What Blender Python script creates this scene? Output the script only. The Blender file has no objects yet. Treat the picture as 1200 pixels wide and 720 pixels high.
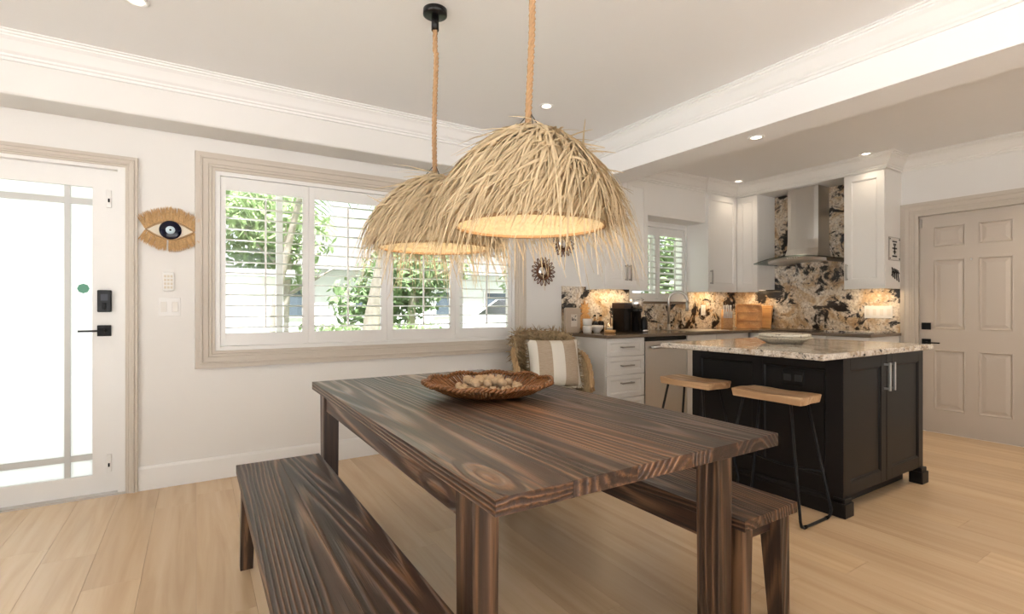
import bpy, bmesh, math, random
from mathutils import Vector, Matrix, noise as mnoise
random.seed(7)
PI = math.pi
SC = bpy.context.scene
COL = SC.collection

# ------------------------------------------------------------------ camera
CAM_H = 1.16
cam_d = bpy.data.cameras.new('camera')
cam = bpy.data.objects.new('camera', cam_d)
COL.objects.link(cam)
cam.location = (0, 0, CAM_H)
cam.rotation_euler = (PI / 2, 0, -math.atan2(370, 590))
cam_d.sensor_width = 36
cam_d.lens = 590 / 1200 * 36
cam_d.shift_y = 1 / 1200
cam_d.clip_start = 0.05
SC.camera = cam

# ------------------------------------------------------------------ world, sun, exposure
w = bpy.data.worlds.new('sky')
SC.world = w
w.use_nodes = True
bg = w.node_tree.nodes['Background']
bg.inputs['Color'].default_value = (0.90, 0.95, 1.0, 1)
bg.inputs['Strength'].default_value = 2.3
sun_d = bpy.data.lights.new('sun', 'SUN')
sun_d.energy = 34.0
sun_d.angle = 0.03
sun_d.color = (0.97, 0.98, 1.0)
sun = bpy.data.objects.new('sun', sun_d)
COL.objects.link(sun)
sun.rotation_euler = Vector((-0.10, 0.36, -0.92)).to_track_quat('-Z', 'Y').to_euler()
VS = SC.view_settings
VS.view_transform = 'Standard'
VS.look = 'None'
VS.exposure = -0.43
VS.gamma = 1.0
VS.use_curve_mapping = False

def portal(name, loc, rot, sx, sy):
    d = bpy.data.lights.new(name, 'AREA')
    d.shape = 'RECTANGLE'
    d.size = sx
    d.size_y = sy
    d.cycles.is_portal = True
    o = bpy.data.objects.new(name, d)
    COL.objects.link(o)
    o.location = loc
    o.rotation_euler = rot
    return o

WY, WX = 3.96, 5.82            # inner faces of the window wall and of the kitchen wall
WEST, SOUTH = -3.2, -2.7
CZ = 2.61                      # ceiling
BZ = 2.30                      # underside of the dropped beams
portal('portal_south', (0.3, SOUTH - 0.06, 1.15), (PI / 2, 0, 0), 3.8, 2.3)
portal('portal_west', (WEST - 0.06, -0.35, 1.2), (PI / 2, 0, -PI / 2), 4.1, 2.4)
portal('portal_window', (1.31, WY + 0.14, 1.48), (-PI / 2, 0, 0), 2.4, 1.2)
portal('portal_kitchen_window', (4.45, WY + 0.14, 1.66), (-PI / 2, 0, 0), 0.95, 0.85)

# ------------------------------------------------------------------ mesh helpers
class MB:
    def __init__(s):
        s.v = []; s.f = []; s.sm = []
    def add(s, vs, fs, smooth=False):
        b = len(s.v)
        s.v += [tuple(x) for x in vs]
        for f in fs:
            s.f.append([b + i for i in f]); s.sm.append(smooth)
        return s
    def box(s, x0, x1, y0, y1, z0, z1, m=None):
        vs = [(x, y, z) for z in (z0, z1) for y in (y0, y1) for x in (x0, x1)]
        if m is not None:
            vs = [m(*p) for p in vs]
        return s.add(vs, [(0, 2, 3, 1), (4, 5, 7, 6), (0, 1, 5, 4), (2, 6, 7, 3), (0, 4, 6, 2), (1, 3, 7, 5)])
    def frustum(s, b, t, z0, z1):
        """b, t = (x0,x1,y0,y1) of the lower and the upper end"""
        vs = [(b[0], b[2], z0), (b[1], b[2], z0), (b[0], b[3], z0), (b[1], b[3], z0),
              (t[0], t[2], z1), (t[1], t[2], z1), (t[0], t[3], z1), (t[1], t[3], z1)]
        return s.add(vs, [(0, 2, 3, 1), (4, 5, 7, 6), (0, 1, 5, 4), (2, 6, 7, 3), (0, 4, 6, 2), (1, 3, 7, 5)])
    def tube(s, path, r, n=8, closed=False, caps=True):
        P = [Vector(p) for p in path]
        k = len(P)
        rs = r if isinstance(r, (list, tuple)) else [r] * k
        up = None; vs = []; fs = []
        for i in range(k):
            a = P[i - 1] if (i > 0 or closed) else P[i]
            b = P[(i + 1) % k] if (i < k - 1 or closed) else P[i]
            d = (b - a).normalized()
            if up is None:
                up = Vector((0, 0, 1)) if abs(d.z) < 0.9 else Vector((1, 0, 0))
            up = (up - d * up.dot(d))
            if up.length < 1e-6:
                up = d.orthogonal()
            up.normalize()
            sd = d.cross(up)
            for j in range(n):
                t = 2 * PI * j / n
                vs.append(P[i] + (up * math.cos(t) + sd * math.sin(t)) * rs[i])
        m = k if closed else k - 1
        for i in range(m):
            for j in range(n):
                a = i * n + j; b = i * n + (j + 1) % n
                c = ((i + 1) % k) * n + (j + 1) % n; d = ((i + 1) % k) * n + j
                fs.append((a, b, c, d))
        s.add(vs, fs, True)
        if caps and not closed:
            s.add(vs[:n], [tuple(range(n))]); s.add(vs[-n:], [tuple(range(n))])
        return s
    def cyl(s, p0, p1, r0, r1=None, n=16):
        return s.tube([p0, p1], [r0, r0 if r1 is None else r1], n)
    def lathe(s, prof, c=(0, 0, 0), n=24, smooth=True, rf=None, m=None):
        """prof: (r, z) list, revolved around z at c; rf(angle) scales the radius; m maps points"""
        vs = []; fs = []
        k = len(prof)
        for i in range(n):
            t = 2 * PI * i / n
            q = rf(t) if rf else 1
            for (r, z) in prof:
                p = (c[0] + r * q * math.cos(t), c[1] + r * q * math.sin(t), c[2] + z)
                vs.append(m(*p) if m else p)
        for i in range(n):
            for j in range(k - 1):
                a = i * k + j; b = ((i + 1) % n) * k + j
                fs.append((a, b, b + 1, a + 1))
        return s.add(vs, fs, smooth)
    def sweep(s, path, prof, mapf, closed=False, smooth=False):
        """path (p,q) in a plane, prof (offset to the left of travel, height)"""
        n = len(path); k = len(prof); vs = []; fs = []
        def nd(a, b):
            dx, dy = b[0] - a[0], b[1] - a[1]
            l = math.hypot(dx, dy)
            return (-dy / l, dx / l)
        for i in range(n):
            n0 = nd(path[i - 1], path[i]) if (i > 0 or closed) else None
            n1 = nd(path[i], path[(i + 1) % n]) if (i < n - 1 or closed) else None
            n0 = n0 or n1; n1 = n1 or n0
            dt = 1 + n0[0] * n1[0] + n0[1] * n1[1]
            mx, my = (n0[0] + n1[0]) / dt, (n0[1] + n1[1]) / dt
            for (o, h) in prof:
                vs.append(mapf(path[i][0] + mx * o, path[i][1] + my * o, h))
        for i in range(n if closed else n - 1):
            for j in range(k - 1):
                a = i * k + j; b = ((i + 1) % n) * k + j
                fs.append((a, b, b + 1, a + 1))
        s.add(vs, fs, smooth)
        if not closed:
            s.add(vs[:k], [tuple(range(k))]); s.add(vs[-k:], [tuple(range(k))])
        return s
    def prism(s, pts, h0, h1, mapf, smooth=False):
        n = len(pts)
        vs = [mapf(p, q, h0) for p, q in pts] + [mapf(p, q, h1) for p, q in pts]
        s.add(vs, [tuple(range(n)), tuple(range(n, 2 * n))])
        s.add(vs, [(i, (i + 1) % n, n + (i + 1) % n, n + i) for i in range(n)], smooth)
        return s
    def ribbon(s, path, wd, side):
        """thin leaf-like strip along path, tapering to its tip"""
        k = len(path); vs = []
        for i, p in enumerate(path):
            ww = wd * (1 - 0.8 * (i / (k - 1)) ** 2) * 0.5
            vs.append(p - side * ww); vs.append(p + side * ww)
        return s.add(vs, [(2 * i, 2 * i + 1, 2 * i + 3, 2 * i + 2) for i in range(k - 1)], True)
    def build(s, name, mat, parent=None, bevel=0, local=False, seg=2, fix=True, sub=0):
        me = bpy.data.meshes.new(name)
        if parent is None:
            if s.v and not local:
                xs = [v[0] for v in s.v]; ys = [v[1] for v in s.v]; zs = [v[2] for v in s.v]
                org = Vector(((min(xs) + max(xs)) / 2, (min(ys) + max(ys)) / 2, min(zs)))
            else:
                org = Vector((0, 0, 0))
        else:
            org = Vector((0, 0, 0)) if local else Vector(parent['_w'])
        me.from_pydata([(v[0] - org.x, v[1] - org.y, v[2] - org.z) for v in s.v], [], s.f)
        me.polygons.foreach_set('use_smooth', s.sm)
        if fix:
            bm = bmesh.new(); bm.from_mesh(me)
            bmesh.ops.remove_doubles(bm, verts=bm.verts, dist=1e-5)
            bmesh.ops.recalc_face_normals(bm, faces=bm.faces)
            bm.to_mesh(me); bm.free()
        me.materials.append(mat)
        o = bpy.data.objects.new(name, me)
        COL.objects.link(o)
        if parent is None:
            o.location = org
            o['_w'] = tuple(org)
        else:
            o.parent = parent
            o['_w'] = tuple(parent['_w'])
        if bevel:
            b = o.modifiers.new('bevel', 'BEVEL')
            b.width = bevel; b.segments = seg; b.limit_method = 'ANGLE'; b.angle_limit = 0.6
        if sub:
            b = o.modifiers.new('subdivision', 'SUBSURF'); b.levels = sub; b.render_levels = sub
        return o

def tag(o, label=None, cat=None, group=None, kind=None):
    if label: o['label'] = label
    if cat: o['category'] = cat
    if group: o['group'] = group
    if kind: o['kind'] = kind
    return o
def thing(name, label, cat, loc=(0, 0, 0), group=None, rz=0, kind=None):
    o = bpy.data.objects.new(name, None)
    COL.objects.link(o)
    o.location = loc; o.rotation_euler = (0, 0, rz)
    o.empty_display_size = 0.1
    o['_w'] = tuple(loc)
    return tag(o, label, cat, group, kind)
def copy_tree(o, parent=None):
    c = o.copy(); COL.objects.link(c); c.parent = parent
    for ch in list(o.children):
        copy_tree(ch, c)
    return c
def facing_south(y0):          # plane parallel to the window wall: (p,q,h) = (x, z, towards the room)
    return lambda p, q, h: (p, y0 - h, q)
def facing_west(x0):           # plane parallel to the kitchen wall: (p,q,h) = (y, z, towards the room)
    return lambda p, q, h: (x0 - h, p, q)
def mbox(mb, mp, p0, p1, q0, q1, h0, h1):
    return mb.box(p0, p1, q0, q1, h0, h1, mp)

# ------------------------------------------------------------------ materials
class NT:
    def __init__(s, name):
        s.m = bpy.data.materials.new(name); s.m.use_nodes = True
        s.t = s.m.node_tree; s.n = s.t.nodes; s.l = s.t.links
        s.b = s.n['Principled BSDF']
    def node(s, t, **kw):
        x = s.n.new(t)
        for k, v in kw.items(): setattr(x, k, v)
        return x
    def link(s, a, b): s.l.new(a, b)
    def coord(s, kind='Object', scale=(1, 1, 1), rand=False, rot=(0, 0, 0)):
        if kind == 'World':
            out = s.node('ShaderNodeNewGeometry').outputs['Position']
        else:
            out = s.node('ShaderNodeTexCoord').outputs[kind]
        if rand:
            oi = s.node('ShaderNodeObjectInfo')
            mu = s.node('ShaderNodeMath', operation='MULTIPLY'); mu.inputs[1].default_value = 37.0
            s.link(oi.outputs['Random'], mu.inputs[0])
            ad = s.node('ShaderNodeVectorMath', operation='ADD')
            s.link(out, ad.inputs[0]); s.link(mu.outputs[0], ad.inputs[1])
            out = ad.outputs[0]
        mp = s.node('ShaderNodeMapping')
        mp.inputs['Scale'].default_value = scale
        mp.inputs['Rotation'].default_value = rot
        s.link(out, mp.inputs['Vector'])
        return mp.outputs[0]
    def noise(s, vec, scale, detail=3, rough=0.55, dist=0):
        x = s.node('ShaderNodeTexNoise')
        x.inputs['Scale'].default_value = scale; x.inputs['Detail'].default_value = detail
        x.inputs['Roughness'].default_value = rough; x.inputs['Distortion'].default_value = dist
        s.link(vec, x.inputs['Vector'])
        return x.outputs['Fac']
    def ramp(s, fac, stops, interp='LINEAR'):
        x = s.node('ShaderNodeValToRGB'); e = x.color_ramp.elements
        x.color_ramp.interpolation = interp
        while len(e) < len(stops): e.new(0.5)
        for i, (p, c) in enumerate(stops):
            e[i].position = p
            e[i].color = (*c, 1) if isinstance(c, tuple) else (c, c, c, 1)
        s.link(fac, x.inputs['Fac'])
        return x.outputs['Color']
    def mix(s, fac, a, b, blend='MIX'):
        x = s.node('ShaderNodeMix', data_type='RGBA', blend_type=blend)
        for k, v in ((0, fac), (6, a), (7, b)):
            if isinstance(v, (int, float)): x.inputs[k].default_value = v
            elif isinstance(v, tuple): x.inputs[k].default_value = (*v, 1)
            else: s.link(v, x.inputs[k])
        return x.outputs[2]
    def math(s, op, a, b=None):
        x = s.node('ShaderNodeMath', operation=op)
        for k, v in ((0, a), (1, b)):
            if v is None: continue
            if isinstance(v, (int, float)): x.inputs[k].default_value = v
            else: s.link(v, x.inputs[k])
        return x.outputs[0]
    def bump(s, h, strength, dist=0.01):
        x = s.node('ShaderNodeBump')
        x.inputs['Strength'].default_value = strength; x.inputs['Distance'].default_value = dist
        s.link(h, x.inputs['Height']); s.link(x.outputs[0], s.b.inputs['Normal'])
    def set(s, **kw):
        for k, v in kw.items():
            k = {'color': 'Base Color', 'rough': 'Roughness', 'metal': 'Metallic', 'coat': 'Coat Weight',
                 'spec': 'Specular IOR Level', 'emis': 'Emission Color', 'emis_s': 'Emission Strength'}[k]
            i = s.b.inputs[k]
            if isinstance(v, (int, float)): i.default_value = v
            elif isinstance(v, tuple): i.default_value = (*v, 1)
            else: s.link(v, i)
        return s.m

def paint(name, c, rough=0.5, var=0.04, scale=6, bump=0.0, spec=0.5):
    t = NT(name)
    f = t.noise(t.coord('Object'), scale, 3)
    d = tuple(x * (1 - var) for x in c)
    if bump: t.bump(t.noise(t.coord('Object'), 140, 2), bump, 0.002)
    return t.set(color=t.mix(f, d, c), rough=rough, spec=spec)
def metal(name, c, rough=0.3, brush=(1, 1, 60)):
    t = NT(name)
    f = t.noise(t.coord('Object', brush), 14, 2)
    return t.set(color=t.mix(f, tuple(x * 0.9 for x in c), c), metal=1.0, rough=t.math('ADD', t.math('MULTIPLY', f, 0.12), rough - 0.05))
def emitter(name, c, st):
    t = NT(name)
    return t.set(color=(1, 1, 1), emis=c, emis_s=st)
def wood(name, axis, dark, mid, light, k=40, rough=0.29, bump=0.7, along=0.13, perp=2.4, knots=True, sharp=2.6):
    """contours of stretched noise give the cathedral grain of flat-sawn boards; bumps in the field make knots"""
    t = NT(name)
    sc = [perp] * 3; sc[axis] = along
    v = t.coord('Object', tuple(sc), rand=True)
    n1 = t.noise(v, 1.0, 1.2, 0.4, 0.25)
    fine = [60] * 3; fine[axis] = 1.6
    n2 = t.noise(t.coord('Object', tuple(fine), rand=True), 1.0, 3, 0.6)
    field = t.math('ADD', n1, t.math('MULTIPLY', n2, 0.010))
    kn = None
    if knots:
        kv = [3.6] * 3; kv[axis] = 1.2
        vo = t.node('ShaderNodeTexVoronoi'); vo.inputs['Scale'].default_value = 1.0
        t.link(t.coord('Object', tuple(kv), rand=True), vo.inputs['Vector'])
        bumpk = t.ramp(vo.outputs['Distance'], [(0.0, 1.0), (0.10, 0.55), (0.22, 0.14), (0.42, 0.0)], 'EASE')
        field = t.math('ADD', field, t.math('MULTIPLY', bumpk, 0.06))
        kn = t.ramp(vo.outputs['Distance'], [(0.0, 1.0), (0.05, 0.7), (0.09, 0.0)])
    s1 = t.math('SINE', t.math('MULTIPLY', field, k * 6.283))
    g = t.math('POWER', t.math('ADD', t.math('MULTIPLY', s1, 0.5), 0.5), sharp)
    big = t.ramp(t.noise(v, 0.7, 2), [(0.35, 0.0), (0.68, 1.0)])
    lo = t.mix(big, dark, mid)
    hi = t.mix(big, mid, light)
    c = t.mix(g, lo, hi)
    c = t.mix(t.ramp(n2, [(0.45, 0.0), (0.62, 0.75)]), c, dark)
    if knots:
        c = t.mix(t.math('MULTIPLY', kn, 0.7), c, light)
    t.bump(t.math('ADD', g, t.math('MULTIPLY', n2, 0.5)), bump, 0.004)
    return t.set(color=c, rough=t.math('SUBTRACT', rough + 0.14, t.math('MULTIPLY', g, 0.14)), spec=0.5)
def granite(name, sc=1.0, pale=(0.80, 0.72, 0.60), tan=(0.62, 0.44, 0.25), gold=(0.36, 0.19, 0.08), black=0.56, rough=0.12):
    t = NT(name)
    v = t.coord('World')
    n1 = t.noise(v, 4.5 * sc, 7, 0.62, 1.2)
    c = t.ramp(n1, [(0.30, gold), (0.42, tan), (0.52, pale), (0.62, (0.82, 0.75, 0.65)), (0.74, tan)])
    n2 = t.noise(v, 55 * sc, 3, 0.6)
    c = t.mix(t.ramp(n2, [(0.42, 0.0), (0.62, 0.55)]), c, (0.30, 0.20, 0.13))
    v2 = t.coord('World', (1.0, 1.0, 1.25), rot=(0.4, 0.3, 0.5))
    n3 = t.noise(v2, 4.6 * sc, 8, 0.70, 0.7)
    bl = t.ramp(n3, [(black, 0.0), (black + 0.045, 1.0)])
    c = t.mix(bl, c, (0.018, 0.014, 0.013))
    n4 = t.noise(v2, 22 * sc, 4, 0.6, 0.5)
    c = t.mix(t.ramp(n4, [(0.60, 0.0), (0.66, 0.85)]), c, (0.03, 0.025, 0.025))
    return t.set(color=c, rough=rough, spec=0.5)
def glass(name, tint=(1, 1, 1), gl=0.06):
    t = NT(name)
    tr = t.node('ShaderNodeBsdfTransparent'); tr.inputs[0].default_value = (*tint, 1)
    go = t.node('ShaderNodeBsdfGlossy'); go.inputs['Roughness'].default_value = 0.02
    lw = t.node('ShaderNodeLayerWeight'); lw.inputs[0].default_value = 0.5
    ff = t.math('ADD', t.math('MULTIPLY', t.math('POWER', lw.outputs['Facing'], 5.0), 0.8), 0.035)
    mx = t.node('ShaderNodeMixShader')
    t.link(ff, mx.inputs[0]); t.link(tr.outputs[0], mx.inputs[1]); t.link(go.outputs[0], mx.inputs[2])
    t.link(mx.outputs[0], t.n['Material Output'].inputs[0])
    return t.m
def translucent(name, c, fac=0.5, stripes=None, var=0.5):
    t = NT(name)
    col = t.mix(t.noise(t.coord('Object'), 60 if not stripes else stripes, 3), tuple(x * (1 - var) for x in c), c)
    tl = t.node('ShaderNodeBsdfTranslucent')
    mx = t.node('ShaderNodeMixShader'); mx.inputs[0].default_value = fac
    t.link(col, tl.inputs[0]); t.set(color=col, rough=0.6)
    t.link(t.b.outputs[0], mx.inputs[1]); t.link(tl.outputs[0], mx.inputs[2])
    t.link(mx.outputs[0], t.n['Material Output'].inputs[0])
    return t.m

M = {}
M['wall'] = paint('wall_paint', (0.79, 0.765, 0.73), 0.6, 0.03, 2, 0.05)
M['ceil'] = paint('ceiling_paint', (0.90, 0.885, 0.87), 0.7, 0.02, 2)
M['white'] = paint('white_gloss_paint', (0.84, 0.825, 0.80), 0.35, 0.02)
M['cab'] = paint('cabinet_white', (0.82, 0.79, 0.745), 0.35, 0.02)
M['trim'] = paint('beige_trim_paint', (0.58, 0.515, 0.44), 0.45, 0.02)
M['doorb'] = paint('beige_door_paint', (0.56, 0.49, 0.42), 0.45, 0.03)
M['black_metal'] = paint('matte_black_metal', (0.010, 0.010, 0.011), 0.4, 0.2, spec=0.2)
M['black_plastic'] = paint('black_plastic', (0.010, 0.009, 0.009), 0.25, 0.2, spec=0.28)
M['steel'] = metal('brushed_steel', (0.62, 0.60, 0.57), 0.3)
M['steel_dark'] = metal('satin_nickel', (0.45, 0.42, 0.38), 0.35, (1, 1, 1))
M['chrome'] = metal('chrome', (0.85, 0.85, 0.85), 0.24, (1, 1, 1))
M['espresso'] = paint('espresso_cabinet', (0.011, 0.009, 0.0085), 0.42, 0.3, 3, spec=0.22)
M['counter'] = paint('taupe_quartz', (0.20, 0.145, 0.10), 0.15, 0.25, 60)
M['granite'] = granite('island_granite', 1.9, (0.74, 0.68, 0.60), (0.55, 0.45, 0.34), (0.30, 0.19, 0.11), 0.585)
M['splash'] = granite('backsplash_granite', 0.85, (0.74, 0.64, 0.50), (0.58, 0.41, 0.24), (0.32, 0.17, 0.08), 0.515)
M['glass'] = glass('window_glass')
M['frost'] = translucent('frosted_glass', (0.94, 0.945, 0.94), 0.78, 2, 0.02)
DK, MD, LT = (0.017, 0.010, 0.008), (0.092, 0.042, 0.022), (0.31, 0.155, 0.075)
M['wood_y'] = wood('dark_stained_pine_long', 1, DK, MD, LT)
M['wood_z'] = wood('dark_stained_pine_upright', 2, (0.018, 0.010, 0.007), (0.09, 0.045, 0.024), (0.28, 0.145, 0.072), 30)
M['wood_x'] = wood('dark_stained_pine_cross', 0, DK, MD, LT)
M['oak'] = wood('natural_ash', 1, (0.42, 0.24, 0.12), (0.62, 0.40, 0.22), (0.72, 0.50, 0.30), 14, 0.45, 0.08, knots=False, sharp=1.2)
M['bamboo'] = wood('honey_bamboo', 1, (0.50, 0.24, 0.08), (0.66, 0.36, 0.13), (0.72, 0.43, 0.18), 8, 0.4, 0.04, knots=False, sharp=1.0)
M['straw'] = translucent('dry_raffia', (0.90, 0.71, 0.45), 0.20, 30, 0.5)
M['weave'] = translucent('woven_palm_shade', (0.78, 0.64, 0.42), 0.10, 90)
M['fringe'] = translucent('orange_raffia', (0.88, 0.56, 0.26), 0.15, 110, 0.55)
M['rope'] = paint('manila_rope', (0.50, 0.30, 0.15), 0.8, 0.35, 120)
M['seagrass'] = paint('seagrass', (0.66, 0.47, 0.26), 0.75, 0.8, 38)
M['rattan'] = paint('golden_rattan', (0.52, 0.33, 0.16), 0.6, 0.4, 60)
M['wicker'] = paint('banana_leaf_wicker', (0.36, 0.14, 0.04), 0.4, 0.95, 70)
M['shell'] = paint('pale_seed_pod', (0.55, 0.40, 0.26), 0.7, 0.35, 60)
M['cream'] = paint('cream_fabric', (0.74, 0.66, 0.54), 0.85, 0.08, 40)
M['plate'] = paint('white_plastic_plate', (0.82, 0.80, 0.77), 0.35, 0.02)
M['ceramic'] = paint('white_ceramic', (0.80, 0.76, 0.70), 0.25, 0.05)
M['navy'] = paint('navy_enamel', (0.003, 0.003, 0.016), 0.12, 0.2, spec=0.25)
M['pale_blue'] = paint('pale_blue_enamel', (0.55, 0.68, 0.76), 0.2, 0.05)
M['lamp'] = emitter('lamp_lens', (1.0, 0.86, 0.68), 5)
M['bulb'] = emitter('bulb_glow', (1.0, 0.78, 0.48), 8)
M['led'] = emitter('led_strip_glow', (1.0, 0.76, 0.48), 3)
M['mirror'] = metal('mirror_silver', (0.85, 0.85, 0.85), 0.03, (1, 1, 1))
M['mirror_frame'] = paint('dark_rattan', (0.19, 0.075, 0.03), 0.5, 0.5, 40)

# ------------------------------------------------------------------ floor (planks run away from the window wall)
def floor_material():
    t = NT('pale_oak_planks')
    oi = t.node('ShaderNodeObjectInfo')
    v = t.coord('Object', (16, 0.9, 16), rand=True)
    g = t.noise(v, 1.0, 4, 0.55, 0.6)
    c = t.ramp(g, [(0.3, (0.55, 0.38, 0.225)), (0.5, (0.62, 0.44, 0.27)), (0.72, (0.67, 0.485, 0.31))])
    c2 = t.ramp(oi.outputs['Random'], [(0.0, (0.92, 0.915, 0.91)), (0.5, (1, 1, 1)), (1.0, (1.05, 1.045, 1.03))])
    c = t.mix(1.0, c, c2, 'MULTIPLY')
    t.bump(g, 0.05, 0.003)
    return t.set(color=c, rough=0.27, spec=0.5)
M['floor'] = floor_material()
fl = MB().box(WEST, WX + 0.15, SOUTH, WY + 0.1, -0.12, -0.012).build('floor', paint('subfloor', (0.40, 0.28, 0.18), 0.8))
tag(fl, 'pale oak plank floor of the dining room and kitchen', 'floor', kind='structure')
PW = 0.2
rowx = WEST
plank_cache = {}
while rowx < WX:
    y = SOUTH - random.uniform(0, 1.6)
    while y < WY:
        L = random.choice((1.2, 1.5, 1.8))
        a, b = max(y, SOUTH), min(y + L, WY)
        x1 = min(rowx + PW, WX)
        if b - a > 0.02:
            key = (round(b - a, 3), round(x1 - rowx, 3))
            hx, hy = (x1 - rowx) / 2 - 0.0005, (b - a) / 2 - 0.0005
            if key not in plank_cache:
                o = MB().box(-hx, hx, -hy, hy, -0.012, 0).build('plank', M['floor'], fl, local=True)
                plank_cache[key] = o
            else:
                o = plank_cache[key].copy(); COL.objects.link(o)
            fw = fl['_w']
            o.location = ((rowx + x1) / 2 - fw[0], (a + b) / 2 - fw[1], -fw[2])
        y += L
    rowx += PW

# ------------------------------------------------------------------ walls
WT = 0.16
def wall_with_holes(name, label, mp, p0, p1, q0, q1, holes, mat):
    """one wall slab, thickness WT behind its face, rectangular holes (p0,p1,q0,q1) side by side"""
    mb = MB(); x = p0
    for (a, b, c, d) in sorted(holes):
        if a > x: mbox(mb, mp, x, a, q0, q1, -WT, 0)
        if c > q0: mbox(mb, mp, a, b, q0, c, -WT, 0)
        if d < q1: mbox(mb, mp, a, b, d, q1, -WT, 0)
        x = b
    mbox(mb, mp, x, p1, q0, q1, -WT, 0)
    return tag(mb.build(name, mat), label, 'wall', kind='structure')
N = facing_south(WY); E_ = facing_west(WX)
wall_with_holes('wall_north', 'warm white wall with front door and shuttered windows', N, WEST, WX + WT, 0, CZ,
                [(-1.372, -0.376, 0, 2.04), (0.108, 2.512, 0.868, 2.09), (3.98, 4.925, 1.235, 2.10)], M['wall'])
wall_with_holes('wall_east', 'warm white kitchen wall with beige panelled door', E_, SOUTH, WY, 0, CZ, [(1.215, 2.035, 0, 2.05)], M['wall'])
wall_with_holes('wall_south', 'warm white wall with unseen opening added to admit daylight', lambda p, q, h: (p, SOUTH + h, q), WEST, WX, 0, CZ, [(-1.6, 2.2, 0, 2.3)], M['wall'])  # wall out of view; its opening is added to light the room
wall_with_holes('wall_west', 'warm white wall with unseen opening sized for daylight', lambda p, q, h: (WEST + h, p, q), SOUTH, WY, 0, CZ, [(-2.4, 1.7, 0, 2.4)], M['wall'])  # unseen opening, sized to set the light from the left
tag(MB().box(WEST - WT, WX + WT, SOUTH - WT, WY + WT, CZ, CZ + 0.2).build('ceiling', M['ceil']), 'smooth white ceiling over the dining area and kitchen', 'ceiling', kind='structure')
BX0, BX1, BY = 3.01, 3.31, 3.69
beam = MB().box(BX0, BX1, SOUTH, WY, BZ, CZ).build('beam', M['ceil'], bevel=0.004)
tag(beam, 'white dropped ceiling beam between dining area and kitchen', 'beam', kind='structure')
bulk = MB().box(WEST, BX0, BY, WY, BZ, CZ).build('bulkhead', M['wall'], bevel=0.012)
tag(bulk, 'white dropped bulkhead running above the front door and window', 'bulkhead', kind='structure')
CROWN = [(0, -0.135), (0.014, -0.135), (0.014, -0.12), (0.022, -0.115), (0.022, -0.104), (0.034, -0.092), (0.05, -0.065),
         (0.062, -0.045), (0.078, -0.03), (0.078, -0.022), (0.088, -0.018), (0.088, -0.008), (0.10, -0.006), (0.10, 0), (0, 0)]
def crown(name, label, path, z, mat):
    mb = MB().sweep(path, CROWN, lambda p, q, h: (p, q, z + h))
    return tag(mb.build(name, mat), label, 'crown moulding', kind='structure')
crown('trim_1', 'stepped white crown moulding along bulkhead and beam of dining area', [(BX0, SOUTH), (BX0, BY), (WEST, BY)], CZ, M['white'])
# baseboards
BASE = [(0, 0), (0.016, 0), (0.016, 0.135), (0.011, 0.15), (0, 0.15)]
def baseboard(name, label, path):
    mb = MB().sweep(path, BASE, lambda p, q, h: (p, q, h))
    return tag(mb.build(name, M['white']), label, 'baseboard', kind='structure')
baseboard('baseboard_north', 'tall white baseboard below the big shuttered window', [(3.07, WY), (-0.311, WY)])
baseboard('baseboard_east', 'tall white baseboard beside the beige panelled door', [(WX, SOUTH), (WX, 1.10)])
# casings
CASE = [(0, -0.02), (0, 0.012), (-0.018, 0.012), (-0.022, 0.019), (-0.036, 0.019), (-0.04, 0.024), (-0.07, 0.027), (-0.074, 0.033),
        (-0.083, 0.033), (-0.086, 0.026), (-0.113, 0.026), (-0.116, 0)]
tag(MB().sweep([(-1.372, 0), (-1.372, 2.04), (-0.376, 2.04), (-0.376, 0)], [(-a * 0.56, b) for a, b in CASE], N).build('trim_2', M['trim']),
    'beige stepped casing around the frosted glass front door', 'door casing', kind='structure')
tag(MB().sweep([(0.108, 0.868), (2.512, 0.868), (2.512, 2.09), (0.108, 2.09)], CASE, N, closed=True).build('trim_3', M['trim']),
    'beige stepped casing around the big shuttered window', 'window casing', kind='structure')
tag(MB().sweep([(1.215, 0), (1.215, 2.05), (2.035, 2.05), (2.035, 0)], [(-a * 0.93, b) for a, b in CASE], E_).build('trim_4', M['trim']),
    'beige stepped casing around the six panel door', 'door casing', kind='structure')

# ------------------------------------------------------------------ front door (door_1)
d1 = thing('door_1', 'white front door with frosted glass and black lever', 'door', (-0.874, WY + 0.02, 0), kind='structure')
DM = facing_south(WY + 0.045)
jb = MB()
mbox(jb, DM, -1.372, -1.332, 0, 2.02, -0.10, 0.045); mbox(jb, DM, -0.416, -0.376, 0, 2.02, -0.10, 0.045); mbox(jb, DM, -1.372, -0.376, 2.02, 2.04, -0.10, 0.045)
jb.build('jamb', M['white'], d1)
sl = MB(); gx0, gx1, gz0, gz1 = -1.206, -0.542, 0.126, 1.905
mbox(sl, DM, -1.329, gx0, 0.012, 2.017, -0.04, 0); mbox(sl, DM, gx1, -0.4165, 0.012, 2.0195, -0.04, 0)
mbox(sl, DM, gx0, gx1, 0.012, gz0, -0.04, 0); mbox(sl, DM, gx0, gx1, gz1, 2.0195, -0.04, 0); mbox(sl, DM, -1.335, -0.413, 2.0, 2.03, -0.04, -0.006)
sl.build('slab', M['white'], d1)
mu = MB()
for x in (-1.0865, -0.6615): mbox(mu, DM, x - 0.0135, x + 0.0135, gz0, gz1, -0.03, -0.008)
for z in (0.239, 1.814): mbox(mu, DM, gx0, gx1, z - 0.018, z + 0.018, -0.03, -0.0085)
mu.build('muntin', paint('grey_muntin', (0.62, 0.62, 0.60), 0.4), d1)
xs = [gx0, -1.1, -1.073, -0.675, -0.648, gx1]; zs = [gz0, 0.221, 0.257, 1.796, 1.832, gz1]
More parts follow.
